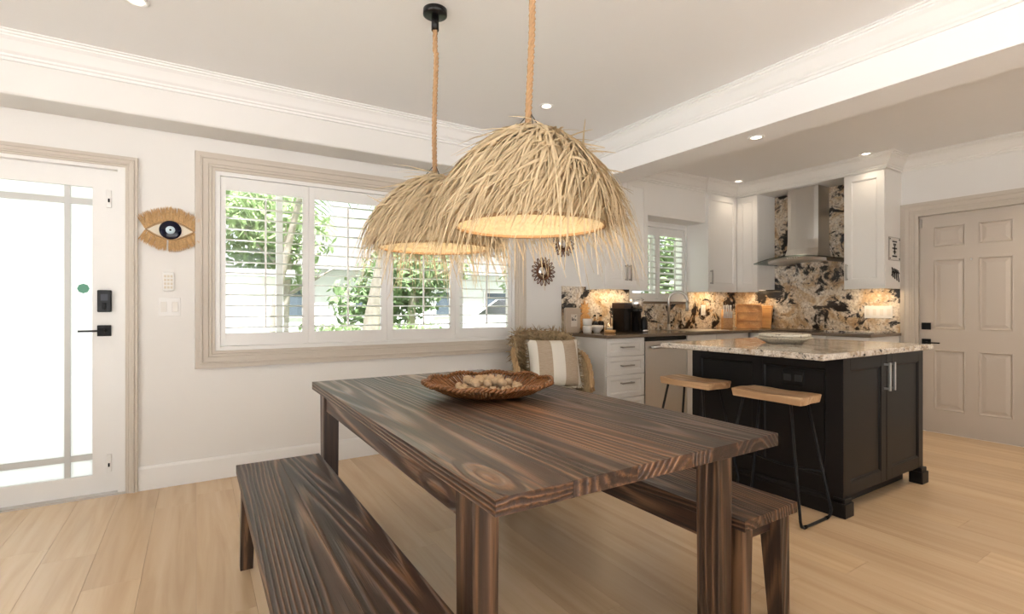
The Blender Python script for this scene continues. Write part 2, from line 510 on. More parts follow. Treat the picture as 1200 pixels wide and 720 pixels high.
for i in (0, 2, 4):
    for j in (0, 2, 4):
        pn = MB(); mbox(pn, DM, xs[i], xs[i + 1], zs[j], zs[j + 1], -0.023, -0.017); pn.build('pane', M['frost'], d1)
th = MB(); mbox(th, DM, -1.372, -0.376, 0, 0.012, -0.06, 0.06); th.build('threshold', M['steel'], d1)
dl = MB(); mbox(dl, DM, -0.517, -0.447, 1.134, 1.27, 0, 0.028); db = dl.build('deadbolt', M['black_plastic'], d1, bevel=0.005)
kp = MB(); mbox(kp, DM, -0.500, -0.464, 1.205, 1.245, 0.028, 0.032); kp.build('keypad', paint('smoked_screen', (0.05, 0.05, 0.06), 0.1), db)
tt = MB(); mbox(tt, DM, -0.492, -0.473, 1.15, 1.19, 0.028, 0.04); tt.build('thumb_turn', M['black_metal'], db, bevel=0.003)
lv = MB(); mbox(lv, DM, -0.519, -0.450, 0.984, 1.052, 0, 0.012); le = lv.build('lever_plate', M['black_metal'], d1, bevel=0.003)
lv = MB(); mbox(lv, DM, -0.605, -0.474, 1.012, 1.024, 0.045, 0.057); lv.cyl(DM(-0.485, 1.018, 0.0), DM(-0.485, 1.018, 0.055), 0.011); lv.build('lever', M['black_metal'], le, bevel=0.002)
for z in (1.84, 0.19):
    b_ = MB(); mbox(b_, DM, -0.475, -0.449, z - 0.055, z + 0.055, 0, 0.01); fb = b_.build('flush_bolt', M['plate'], d1, bevel=0.003)
    b_ = MB(); mbox(b_, DM, -0.466, -0.457, z - 0.022, z + 0.002, 0.009, 0.016); b_.build('bolt_knob', M['black_metal'], fb, bevel=0.003)
st = MB(); st.lathe([(0.0, 0), (0.030, 0), (0.030, 0.002), (0.0, 0.002)], n=8, smooth=False, m=lambda x, y, z: DM(-0.588 + x, 1.279 + y, -0.017 + z)); st.build('alarm_sticker', paint('green_sticker', (0.10, 0.32, 0.22), 0.4), d1)

# ------------------------------------------------------------------ big shuttered window (window_1)
def shutter_window(name, label, y, x0, x1, z0, z1, panels, lz0, lz1, rods, nl, tilt, mull):
    """outer frame, hinged shutter panels with louvers and tilt rods, glass behind"""
    wroot = thing(name, label, 'window', ((x0 + x1) / 2, y, z0), kind='structure')
    Wm = facing_south(y)
    fr = MB()
    mbox(fr, Wm, x0, x0 + 0.0295, z0, z1, -0.11, 0.004); mbox(fr, Wm, x1 - 0.028, x1, z0, z1, -0.11, 0.004)
    mbox(fr, Wm, x0 + 0.028, x1 - 0.028, z0, z0 + 0.028, -0.11, 0.004); mbox(fr, Wm, x0 + 0.028, x1 - 0.028, z1 - 0.028, z1, -0.11, 0.004)
    fr.build('window_frame', M['white'], wroot, bevel=0.002)
    ed = [x0 + 0.030] + [(panels[i][1] + panels[i + 1][0]) / 2 for i in range(len(panels) - 1)] + [x1 - 0.030]
    for i_, ((a, b), rod) in enumerate(zip(panels, rods)):
        pa, pb = ed[i_] + 0.0006, ed[i_ + 1] - 0.0006
        sp = MB()
        t0, t1 = -0.034, -0.006
        mbox(sp, Wm, pa, a, z0 + 0.031, z1 - 0.031, t0, t1); mbox(sp, Wm, b, pb, z0 + 0.031, z1 - 0.031, t0, t1)
        mbox(sp, Wm, a, b, z0 + 0.031, lz0, t0, t1); mbox(sp, Wm, a, b, lz1, z1 - 0.031, t0, t1)
        po = sp.build('shutter_panel', M['white'], wroot, bevel=0.0025)
        pitch = (lz1 - lz0) / nl
        proto = None
        for i in range(nl):
            zc = lz0 + pitch * (i + 0.5)
            if proto is None:
                lm = MB()
                cs = [(0.036 * math.cos(q), 0.0052 * math.sin(q)) for q in [2 * PI * k / 10 for k in range(10)]]
                ct, s_ = math.cos(tilt), math.sin(tilt)
                lm.prism([(u * ct - v * s_, u * s_ + v * ct) for u, v in cs], a + 0.002, b - 0.002,
                         lambda p, q, h: (h, y + 0.02 + p, lz0 + pitch * 0.5 + q), smooth=True)
                proto = lm.build('louver', M['white'], po); o = proto
            else:
                o = proto.copy(); COL.objects.link(o)
            o.location.z = pitch * i
        rd = MB(); mbox(rd, Wm, rod - 0.006, rod + 0.006, lz0 + 0.03, lz1 - 0.05, 0.018, 0.03); rd.build('tilt_rod', M['white'], po)
    gb = MB()
    for m_ in mull: mbox(gb, Wm, m_ - 0.022, m_ + 0.022, z0, z1, -0.13, -0.09)
    gb.build('mullion', M['white'], wroot)
    edges = [x0] + list(mull) + [x1]
    for a, b in zip(edges[:-1], edges[1:]):
        gp = MB(); mbox(gp, Wm, a, b, z0, z1, -0.112, -0.108); gp.build('pane', M['glass'], wroot)
    return wroot
w1 = shutter_window('window_1', 'wide window with four white plantation shutter panels', WY, 0.108, 2.512, 0.868, 2.09,
               [(0.172, 0.666), (0.749, 1.253), (1.351, 1.858), (1.948, 2.442)], 0.985, 1.972, [0.415, 0.985, 1.60, 2.20], 13, 0.06, [0.52, 2.0])
w2 = shutter_window('window_2', 'small kitchen window with white plantation shutters above the sink', WY, 3.98, 4.925, 1.235, 2.10,
               [(4.04, 4.40), (4.478, 4.855)], 1.325, 1.98, [4.29, 4.69], 10, 0.35, [4.45])

# ------------------------------------------------------------------ six-panel door (door_2)
d2 = thing('door_2', 'beige six panel door with black lever and deadbolt', 'door', (WX, 1.625, 0), kind='structure')
KM = facing_west(WX + 0.03)
jb = MB(); mbox(jb, KM, 2.005, 2.035, 0, 2.05, -0.12, 0.03); mbox(jb, KM, 1.215, 1.245, 0, 2.05, -0.12, 0.03); mbox(jb, KM, 1.245, 2.005, 2.03, 2.05, -0.12, 0.03)
jb.build('jamb', M['trim'], d2)
sl = MB()
cols = [(1.352, 1.578), (1.668, 1.897)]; rows = [(0.212, 0.771), (0.962, 1.608), (1.726, 1.917)]
ps = [1.248, 1.352, 1.578, 1.668, 1.897, 2.002]; qs = [0.001, 0.212, 0.771, 0.962, 1.608, 1.726, 1.917, 2.027]
for i in range(5):
    for j in range(7):
        if i in (1, 3) and j in (1, 3, 5): continue
        mbox(sl, KM, ps[i], ps[i + 1], qs[j], qs[j + 1], -0.04, 0)
sl.build('slab', M['doorb'], d2)
for (a, b) in cols:
    for (c, d) in rows:
        pn = MB()
        pn.sweep([(a, c), (b, c), (b, d), (a, d)], [(0, 0.0), (0.006, 0.004), (0.014, -0.008), (0.022, -0.010), (0.05, -0.003)], KM, closed=True)
        pn.add([KM(p, q, -0.003) for p, q in ((a + 0.05, c + 0.05), (b - 0.05, c + 0.05), (b - 0.05, d - 0.05), (a + 0.05, d - 0.05))], [(0, 1, 2, 3)])
        pn.build('door_panel', M['doorb'], d2)
q_ = MB(); mbox(q_, KM, 1.915, 1.985, 0.955, 1.02, 0, 0.015); q_.build('deadbolt', M['black_metal'], d2, bevel=0.003)
q_ = MB(); mbox(q_, KM, 1.915, 1.985, 0.80, 0.868, 0, 0.012); le = q_.build('lever_plate', M['black_metal'], d2, bevel=0.003)
q_ = MB(); mbox(q_, KM, 1.835, 1.955, 0.828, 0.840, 0.045, 0.057); q_.cyl(KM(1.945, 0.834, 0), KM(1.945, 0.834, 0.055), 0.011); q_.build('lever', M['black_metal'], le, bevel=0.002)
q_ = MB(); mbox(q_, KM, 1.985, 2.012, 1.92, 2.0, 0, 0.012); q_.cyl(KM(2.0, 1.915, 0.012), KM(2.0, 2.005, 0.012), 0.006, n=10); q_.build('hinge', M['steel_dark'], d2)
q_ = MB(); q_.cyl(KM(1.625, 1.595, -0.002), KM(1.625, 1.595, 0.004), 0.008, n=12); q_.build('peephole', M['chrome'], d2)

MB().box(WX, WX + WT, 1.2155, 2.0345, -0.012, 0.0008).build('threshold', M['trim'], d2)
# ------------------------------------------------------------------ kitchen: cabinets
def shaker(mp, p0, p1, q0, q1, stile=0.055, t=0.02):
    mb = MB()
    mbox(mb, mp, p0, p0 + stile, q0, q1, 0, t); mbox(mb, mp, p1 - stile, p1, q0, q1, 0, t)
    mbox(mb, mp, p0 + stile, p1 - stile, q0, q0 + stile, 0, t); mbox(mb, mp, p0 + stile, p1 - stile, q1 - stile, q1, 0, t)
    a, b, c, d = p0 + stile, p1 - stile, q0 + stile, q1 - stile
    mb.sweep([(a, c), (b, c), (b, d), (a, d)], [(0, t - 0.003), (0.006, t - 0.004), (0.012, t - 0.010)], mp, closed=True)
    mb.add([mp(p, q, t - 0.010) for p, q in ((a + .012, c + .012), (b - .012, c + .012), (b - .012, d - .012), (a + .012, d - .012))], [(0, 1, 2, 3)])
    return mb
def bar_handle(mp, p, q, L, vertical, mat, parent, t=0.02, r=0.0065):
    mb = MB(); h = t + 0.03
    if vertical:
        mbox(mb, mp, p - r, p + r, q - L / 2, q + L / 2, h - r, h + r)
        for s in (-1, 1): mbox(mb, mp, p - r * .8, p + r * .8, q + s * (L / 2 - 0.012) - r, q + s * (L / 2 - 0.012) + r, t - 0.003, h)
    else:
        mbox(mb, mp, p - L / 2, p + L / 2, q - r, q + r, h - r, h + r)
        for s in (-1, 1): mbox(mb, mp, p + s * (L / 2 - 0.012) - r, p + s * (L / 2 - 0.012) + r, q - r * .8, q + r * .8, t - 0.003, h)
    return mb.build('handle', mat, parent, bevel=0.0015)
UY, UX = 3.66, 5.46     # fronts of the upper cabinets
UZ0, UZ1 = 1.375, 2.465
def upper(label, mp, body, doors, handles, rail=None):
    x0, x1, y0, y1 = body
    t = thing('wall_cabinet', label, 'cabinet', ((x0 + x1) / 2, (y0 + y1) / 2, UZ0))
    MB().box(x0, x1, y0, y1, UZ0, UZ1).build('body', M['cab'], t)
    ds = [shaker(mp, a, b, UZ0 + 0.004, UZ1 - 0.006, 0.06, 0.02).build('door', M['cab'], t, bevel=0.0012) for a, b in doors]
    for i, p in handles: bar_handle(mp, p, UZ0 + 0.135, 0.16, True, M['steel_dark'], ds[i])
    if rail:
        rb = MB()
        for r in rail: rb.box(*r, UZ0 - 0.03, UZ0)
        rb.build('light_rail', M['cab'], t)
    return t
A_up = facing_south(UY + 0.02); B_up = facing_west(UX + 0.02)
upper('white two door wall cabinet over the coffee machine', A_up, (3.362, 3.955, UY + 0.02, WY), [(3.364, 3.657), (3.661, 3.954)], [(0, 3.632), (1, 3.686)],
      [(3.362, 3.955, UY + 0.005, UY + 0.025), (3.362, 3.382, UY + 0.025, WY)])
upper('white single door wall cabinet right of the sink window', A_up, (4.927, UX + 0.02, UY + 0.02, WY), [(4.929, UX - 0.002)], [(0, 4.965)],
      [(4.927, UX, UY + 0.005, UY + 0.025), (4.927, 4.947, UY + 0.025, WY)])
upper('white corner wall cabinet left of the range hood', B_up, (UX + 0.02, WX, 3.40, WY), [(3.402, UY - 0.002)], [], [(UX + 0.005, UX + 0.025, 3.40, UY)])
upper('white single door wall cabinet between range hood and beige door', B_up, (UX + 0.02, WX, 2.14, 2.49), [(2.142, 2.488)], [(0, 2.458)],
      [(UX + 0.005, UX + 0.025, 2.14, 2.49), (UX + 0.025, WX, 2.14, 2.16)])
hd = MB().box(3.957, 4.925, 3.70, WY, 2.13, UZ1 + 0.003)
ho = tag(hd.build('window_header', M['cab']), 'plain white boxed header above the sink window', 'header', kind='structure')
fz = MB().box(3.313, WX, 3.70, WY, UZ1 + 0.003, CZ).box(4.927, WX, UY + 0.02, 3.70, UZ1 + 0.003, CZ).box(UX + 0.02, WX, 2.14, UY + 0.02, UZ1 + 0.003, CZ)
tag(fz.build('soffit', M['cab']), 'white soffit above the kitchen wall cabinets', 'soffit', kind='structure')
crown('trim_5', 'white crown moulding above the kitchen cabinets and beige door', [(WX, SOUTH), (WX, 2.14), (UX + 0.02, 2.14), (UX + 0.02, UY + 0.02), (4.927, UY + 0.02), (4.927, 3.70), (3.313, 3.70)], CZ, M['cab'])
# base run along the window wall
CT = 0.917
BFY, BFX = 3.32, 5.19
A_lo = facing_south(BFY + 0.02); B_lo = facing_west(BFX + 0.02)
t = thing('drawer_cabinet', 'white base cabinet with four drawers beside wicker chair', 'cabinet', (3.31, 3.65, 0))
MB().box(3.07, 3.54, BFY + 0.02, WY, 0.10, 0.887).box(3.09, 3.52, BFY + 0.09, WY, 0, 0.10).build('body', M['cab'], t)
for q0, q1 in ((0.105, 0.345), (0.35, 0.552), (0.557, 0.72), (0.725, 0.885)):
    d = shaker(A_lo, 3.072, 3.538, q0, q1, 0.038, 0.02).build('drawer', M['cab'], t, bevel=0.0012)
    bar_handle(A_lo, 3.305, (q0 + q1) / 2 + (0.03 if q1 - q0 > 0.18 else 0.0), 0.15, False, M['steel_dark'], d)
t = thing('dishwasher', 'stainless steel dishwasher next to the white drawers', 'dishwasher', (3.84, 3.65, 0))
MB().box(3.545, 4.135, BFY + 0.02, WY - 0.02, 0.09, 0.885).box(3.56, 4.12, BFY + 0.08, WY - 0.02, 0, 0.09).build('body', M['black_plastic'], t)
q_ = MB(); mbox(q_, A_lo, 3.548, 4.132, 0.10, 0.845, 0, 0.022); q_.build('front_panel', M['steel'], t, bevel=0.003)
q_ = MB(); mbox(q_, A_lo, 3.548, 4.132, 0.85, 0.884, 0, 0.018); q_.build('control_strip', M['black_plastic'], t, bevel=0.002)
q_ = MB(); q_.cyl(A_lo(3.61, 0.79, 0.06), A_lo(4.07, 0.79, 0.06), 0.015, n=12)
for x in (3.625, 4.055): q_.cyl(A_lo(x, 0.79, 0.02), A_lo(x, 0.79, 0.06), 0.01, n=10)
q_.build('handle', M['steel'], t)
t = thing('sink_cabinet', 'white two door base cabinet under the sink', 'cabinet', (4.66, 3.65, 0))
MB().box(4.14, 5.19, BFY + 0.02, WY - 0.02, 0.10, 0.887).box(4.15, 5.18, BFY + 0.09, WY - 0.02, 0, 0.10).build('body', M['cab'], t)
for a, b in ((4.145, 4.60), (4.605, 5.06)): shaker(A_lo, a, b, 0.105, 0.885, 0.055, 0.02).build('door', M['cab'], t, bevel=0.0012)
t = thing('range_wall_cabinet', 'white base cabinets along the range hood wall', 'cabinet', (5.5, 2.7, 0))
MB().box(BFX + 0.02, WX, 2.15, BFY + 0.015, 0.10, 0.887).box(BFX + 0.09, WX, 2.17, BFY + 0.015, 0, 0.10).build('body', M['cab'], t)
for a, b in ((2.152, 2.52), (2.525, 2.955), (2.96, 3.31)):
    shaker(B_lo, a, b, 0.725, 0.885, 0.035, 0.02).build('drawer', M['cab'], t, bevel=0.0012)
    shaker(B_lo, a, b, 0.105, 0.72, 0.055, 0.02).build('door', M['cab'], t, bevel=0.0012)
ct = MB().prism([(3.05, WY - 0.001), (3.05, 3.295), (5.165, 3.295), (5.165, 2.13), (WX - 0.001, 2.13), (WX - 0.001, WY - 0.001)], 0.888, CT, lambda p, q, h: (p, q, h))
tag(ct.build('kitchen_worktop', M['counter'], bevel=0.003), 'L-shaped taupe stone worktop along two kitchen walls', 'worktop')
# backsplashes
sp = MB().box(3.06, 3.97, WY - 0.018, WY - 0.001, CT, UZ0).box(3.97, 4.93, WY - 0.018, WY - 0.001, CT, 1.205).box(4.93, WX - 0.001, WY - 0.018, WY - 0.001, CT, UZ0)
tag(sp.build('stone_backsplash', M['splash']), 'cream and black granite backsplash behind sink and coffee machine', 'backsplash')
sp = MB().box(WX - 0.018, WX - 0.001, 2.145, WY - 0.02, CT, UZ0 - 0.0005)
tag(MB().box(WX - 0.018, WX - 0.001, 2.492, 3.398, UZ0, UZ1).build('stone_backsplash', M['splash']), 'tall granite panel behind the range hood chimney', 'backsplash')
tag(sp.build('stone_backsplash', M['splash']), 'cream and black granite backsplash below the range hood', 'backsplash')
tag(MB().box(3.97, 4.927, WY - 0.045, WY - 0.002, 1.206, 1.232).build('window_ledge', M['counter'], bevel=0.002), 'taupe stone ledge under the kitchen window', 'ledge', kind='structure')

# range hood
t = thing('range_hood', 'stainless steel chimney range hood with curved glass canopy', 'range hood', (5.7, 2.95, 1.63))
hy = 2.955
ch = MB()
sec = []
for z, fx, hw in ((1.70, 5.50, 0.185), (1.74, 5.53, 0.175), (1.80, 5.55, 0.167), (1.9, 5.558, 0.163), (UZ1, 5.56, 0.163)):
    ring = [(WX - 0.019, hy - hw, z)] + [(fx + 0.02 * (abs(s) ** 3), hy + s * hw, z) for s in (-1, -0.75, -0.4, 0, 0.4, 0.75, 1)] + [(WX - 0.019, hy + hw, z)]
    sec.append(ring)
n_ = len(sec[0])
ch.add([p for r in sec for p in r], [(i * n_ + j, i * n_ + (j + 1) % n_, (i + 1) * n_ + (j + 1) % n_, (i + 1) * n_ + j) for i in range(len(sec) - 1) for j in range(n_)])
ch.build('chimney', M['steel'], t)
bd = MB()
for k, (dz, mt_, nm, fx, hw, th_) in enumerate(((0.0, glass('smoked_glass', (0.55, 0.62, 0.60)), 'glass_canopy', 5.31, 0.445, 0.008), (-0.012, M['steel'], 'hood_body', 5.37, 0.31, 0.03))):
    g = MB(); top = []; n2 = 16
    for i in range(n2 + 1):
        s = -1 + 2 * i / n2
        yy = hy + s * hw
        zz = 1.715 - 0.055 * (s * hw / 0.445) ** 2 + dz
        xf = fx + 0.07 * s * s
        top.append((yy, zz, xf))
    vs = []
    for yy, zz, xf in top:
        vs += [(xf, yy, zz), (WX - 0.019, yy, zz), (WX - 0.019, yy, zz - th_), (xf + 0.01, yy, zz - th_)]
    fs = [(i * 4 + j, i * 4 + (j + 1) % 4, (i + 1) * 4 + (j + 1) % 4, (i + 1) * 4 + j) for i in range(n2) for j in range(4)] + [(0, 1, 2, 3), tuple(n2 * 4 + j for j in range(4))]
    g.add(vs, fs)
    ob = g.build(nm, mt_, t)
    if k == 1:
        for i in range(5):
            MB().cyl((fx - 0.001, hy - 0.05 + i * 0.025, 1.690), (fx + 0.01, hy - 0.05 + i * 0.025, 1.690), 0.006, n=10).build('button', M['chrome'], ob)

# ------------------------------------------------------------------ island
t = thing('kitchen_island', 'espresso brown kitchen island with panelled sides and two doors', 'island', (3.56, 1.89, 0))
IX0, IX1, IY0, IY1 = 3.03, 4.10, 1.385, 2.385
MB().box(IX0 + 0.02, IX1, IY0 + 0.02, IY1, 0.10, 0.884).box(IX0 + 0.04, IX1 - 0.04, IY0 + 0.10, IY1, 0.0, 0.10).build('body', M['espresso'], t)
IW = facing_west(IX0 + 0.02); IS = facing_south(IY0 + 0.02)
fr = MB()
for a, b in ((IY0, 1.474), (1.856, 1.919), (2.32, IY1)): mbox(fr, IW, a, b, 0.10, 0.884, 0, 0.02)
for a, b in ((1.474, 1.856), (1.919, 2.32)):
    mbox(fr, IW, a, b, 0.10, 0.20, 0, 0.02); mbox(fr, IW, a, b, 0.815, 0.884, 0, 0.02)
fr.build('panel_frame', M['espresso'], t, bevel=0.002)
for a, b in ((1.474, 1.856), (1.919, 2.32)):
    pn = MB(); pn.sweep([(a, 0.20), (b, 0.20), (b, 0.815), (a, 0.815)], [(0, 0.017), (0.008, 0.016), (0.016, 0.004)], IW, closed=True)
    pn.add([IW(p, q, 0.004) for p, q in ((a + .016, .216), (b - .016, .216), (b - .016, .799), (a + .016, .799))], [(0, 1, 2, 3)])
    pn.build('side_panel', M['espresso'], t)
PL = [(0, 0), (0.022, 0), (0.022, 0.075), (0.016, 0.08), (0.016, 0.092), (0.006, 0.104), (0, 0.106)]
MB().sweep([(IX0, IY0), (IX0, IY1 + 0.0)], PL, lambda p, q, h: (p, q, h)).build('plinth', M['espresso'], t)
for (x0, x1, y0, y1) in ((IX0 - 0.024, IX0 + 0.075, IY0 - 0.022, IY0 + 0.055), (IX1 - 0.075, IX1 + 0.024, IY0 - 0.022, IY0 + 0.055)):
    MB().box(x0, x1, y0, y1, 0, 0.078).box(x0 + 0.008, x1 - 0.008, y0 + 0.008, y1 - 0.008, 0.078, 0.105).build('foot', M['espresso'], t, bevel=0.004)
for i, (a, b) in enumerate(((IX0 + 0.012, 3.558), (3.564, IX1 - 0.004))):
    d = shaker(IS, a, b, 0.108, 0.880, 0.07, 0.02).build('door', M['espresso'], t, bevel=0.0015)
    bar_handle(IS, 3.530 if i == 0 else 3.592, 0.745, 0.17, True, M['steel'], d, r=0.006)
q_ = MB(); mbox(q_, IW, 1.60, 1.735, 0.695, 0.785, 0.004, 0.012); oo = q_.build('outlet', M['black_plastic'], t, bevel=0.003)
for y in (1.635, 1.70):
    q_ = MB(); mbox(q_, IW, y - 0.022, y + 0.022, 0.72, 0.76, 0.012, 0.015); q_.build('socket', paint('charcoal_socket', (0.018, 0.018, 0.018), 0.4), oo, bevel=0.002)
it = MB().box(2.725, 4.125, 1.335, 2.415, 0.8855, 0.920)
tag(it.build('island_worktop', M['granite'], bevel=0.008, seg=3), 'speckled granite slab on top of the dark island', 'worktop')

# ------------------------------------------------------------------ dining table and benches
TZ = 0.76
TX0, TX1, TY0, TY1 = 0.53, 1.575, 0.91, 2.88
t = thing('dining_table', 'dark stained rustic pine dining table with plank top', 'table', ((TX0 + TX1) / 2, (TY0 + TY1) / 2, 0))
nb = 5; bw = (TX1 - TX0) / nb
for i in range(nb):
    MB().box(TX0 + i * bw, TX0 + (i + 1) * bw - 0.0006, TY0, TY1, TZ - 0.04, TZ).build('plank', M['wood_y'], t, bevel=0.0015)
for lx in (TX0 + 0.015, TX1 - 0.04 - 0.075):
    MB().box(lx + 0.012, lx + 0.062, TY0 + 0.225, TY1 - 0.225, TZ - 0.125, TZ - 0.04).build('apron', M['wood_y'], t, bevel=0.003)
    for ly in (TY0 + 0.135, TY1 - 0.225):
        MB().frustum((lx + 0.004, lx + 0.070, ly + 0.003, ly + 0.087), (lx, lx + 0.075, ly, ly + 0.09), 0, TZ - 0.04).build('leg', M['wood_z'], t, bevel=0.003)
def bench(label, x0, x1, y0, y1):
    t = thing('bench', label, 'bench', ((x0 + x1) / 2, (y0 + y1) / 2, 0), group='benches along the dining table')
    xm = (x0 + x1) / 2
    for a, b in ((x0, xm - 0.0004), (xm + 0.0004, x1)):
        MB().box(a, b, y0, y1, 0.412, 0.45).build('plank', M['wood_y'], t, bevel=0.0015)
    for s, xe in ((1, x0), (-1, x1)):
        a = xe + s * 0.018
        MB().box(min(a, a + s * 0.04), max(a, a + s * 0.04), y0 + 0.10, y1 - 0.10, 0.325, 0.412).build('apron', M['wood_y'], t, bevel=0.002)
        for yy, u in ((y0 + 0.02, 1), (y1 - 0.02, -1)):
            top = (min(a, a + s * 0.06), max(a, a + s * 0.06), min(yy, yy + u * 0.085), max(yy, yy + u * 0.085))
            b0 = xe + s * 0.012
            bot = (min(b0, b0 + s * 0.05), max(b0, b0 + s * 0.05), min(yy, yy + u * 0.055), max(yy, yy + u * 0.055))
            MB().frustum(bot, top, 0, 0.412).build('leg', M['wood_z'], t, bevel=0.002)
    for yy in (y0 + 0.06, y1 - 0.09):
        MB().box(x0 + 0.06, x1 - 0.06, yy, yy + 0.03, 0.34, 0.412).build('cross_rail', M['wood_x'], t, bevel=0.002)
    return t
bench('dark pine bench on the window and front door side of the table', 0.152, 0.508, 0.99, 2.585)
bench('dark pine bench between the table and the bar stools', 1.542, 1.862, 1.005, 2.60)

# ------------------------------------------------------------------ stools
def stool(label, cx, cy):
    t = thing('bar_stool', label, 'stool', (cx, cy, 0), group='bar stools at the island')
    hx, hy_ = 0.118, 0.215; nx, ny = 10, 14; SZ = 0.682
    def wob(a): return 1 + 0.03 * math.sin(3 * a + cy * 5) + 0.02 * math.sin(5 * a)
    top = []; bot = []
    for j in range(ny + 1):
        for i in range(nx + 1):
            u = -1 + 2 * i / nx; v = -1 + 2 * j / ny
            a = math.atan2(v, u)
            k = wob(a) * (1 - 0.05 * (u * u) * (v * v))
            dip = 0.020 * (1 - min(1, (u * u * 0.8 + v * v))) - 0.004 * max(0, 1 - abs(u) * 3)
            top.append((cx + u * hx * k, cy + v * hy_ * k, SZ - max(0, dip)))
            bot.append((cx + u * hx * k * 0.95, cy + v * hy_ * k * 0.96, SZ - 0.046))
    m1 = MB(); q = nx + 1
    m1.add(top, [(j * q + i, j * q + i + 1, (j + 1) * q + i + 1, (j + 1) * q + i) for j in range(ny) for i in range(nx)], True)
    m1.add(bot, [(j * q + i, (j + 1) * q + i, (j + 1) * q + i + 1, j * q + i + 1) for j in range(ny) for i in range(nx)])
    edge = [i for i in range(q)] + [j * q + nx for j in range(1, ny + 1)] + [ny * q + i for i in range(nx - 1, -1, -1)] + [j * q for j in range(ny - 1, 0, -1)]
    vs = [top[i] for i in edge] + [bot[i] for i in edge]; e = len(edge)
    m1.add(vs, [(i, (i + 1) % e, e + (i + 1) % e, e + i) for i in range(e)])
    m1.build('seat', M['oak'], t, bevel=0.006, seg=2)
    for s in (-1, 1):
        yt, yb = cy + s * 0.14, cy + s * 0.235
        P = [(cx - 0.085, yt, SZ - 0.046), (cx - 0.165, yb, 0.045), (cx - 0.155, yb, 0.018), (cx - 0.13, yb, 0.0085), (cx + 0.11, yb, 0.0085), (cx + 0.14, yb, 0.018), (cx + 0.15, yb, 0.045), (cx + 0.085, yt, SZ - 0.046)]
        MB().tube(P, 0.0078, 8).build('leg_frame', M['black_metal'], t)
        for xx in (-0.12, 0.10): MB().cyl((cx + xx - 0.012, yb, 0.009), (cx + xx + 0.012, yb, 0.009), 0.0095, n=10).build('foot_pad', M['black_plastic'], t)
    k = (SZ - 0.046 - 0.25) / (SZ - 0.09)
    for xx in (0.128,):
        yb = 0.14 + 0.095 * k
        P = [(cx + xx + 0.03 * math.sin(PI * i / 10) * 0, cy - yb + 2 * yb * i / 10, 0.25 - 0.03 * math.sin(PI * i / 10) * 0) for i in range(11)]
        MB().tube([(p[0] - 0.06 * math.sin(PI * i / 10), p[1], p[2]) for i, p in enumerate(P)], 0.006, 8).build('footrest', M['black_metal'], t)
    return t
stool('ash saddle bar stool under the island corner near the cupboard doors', 2.825, 1.655)
stool('ash saddle bar stool under the island end near the dishwasher', 2.85, 2.235)

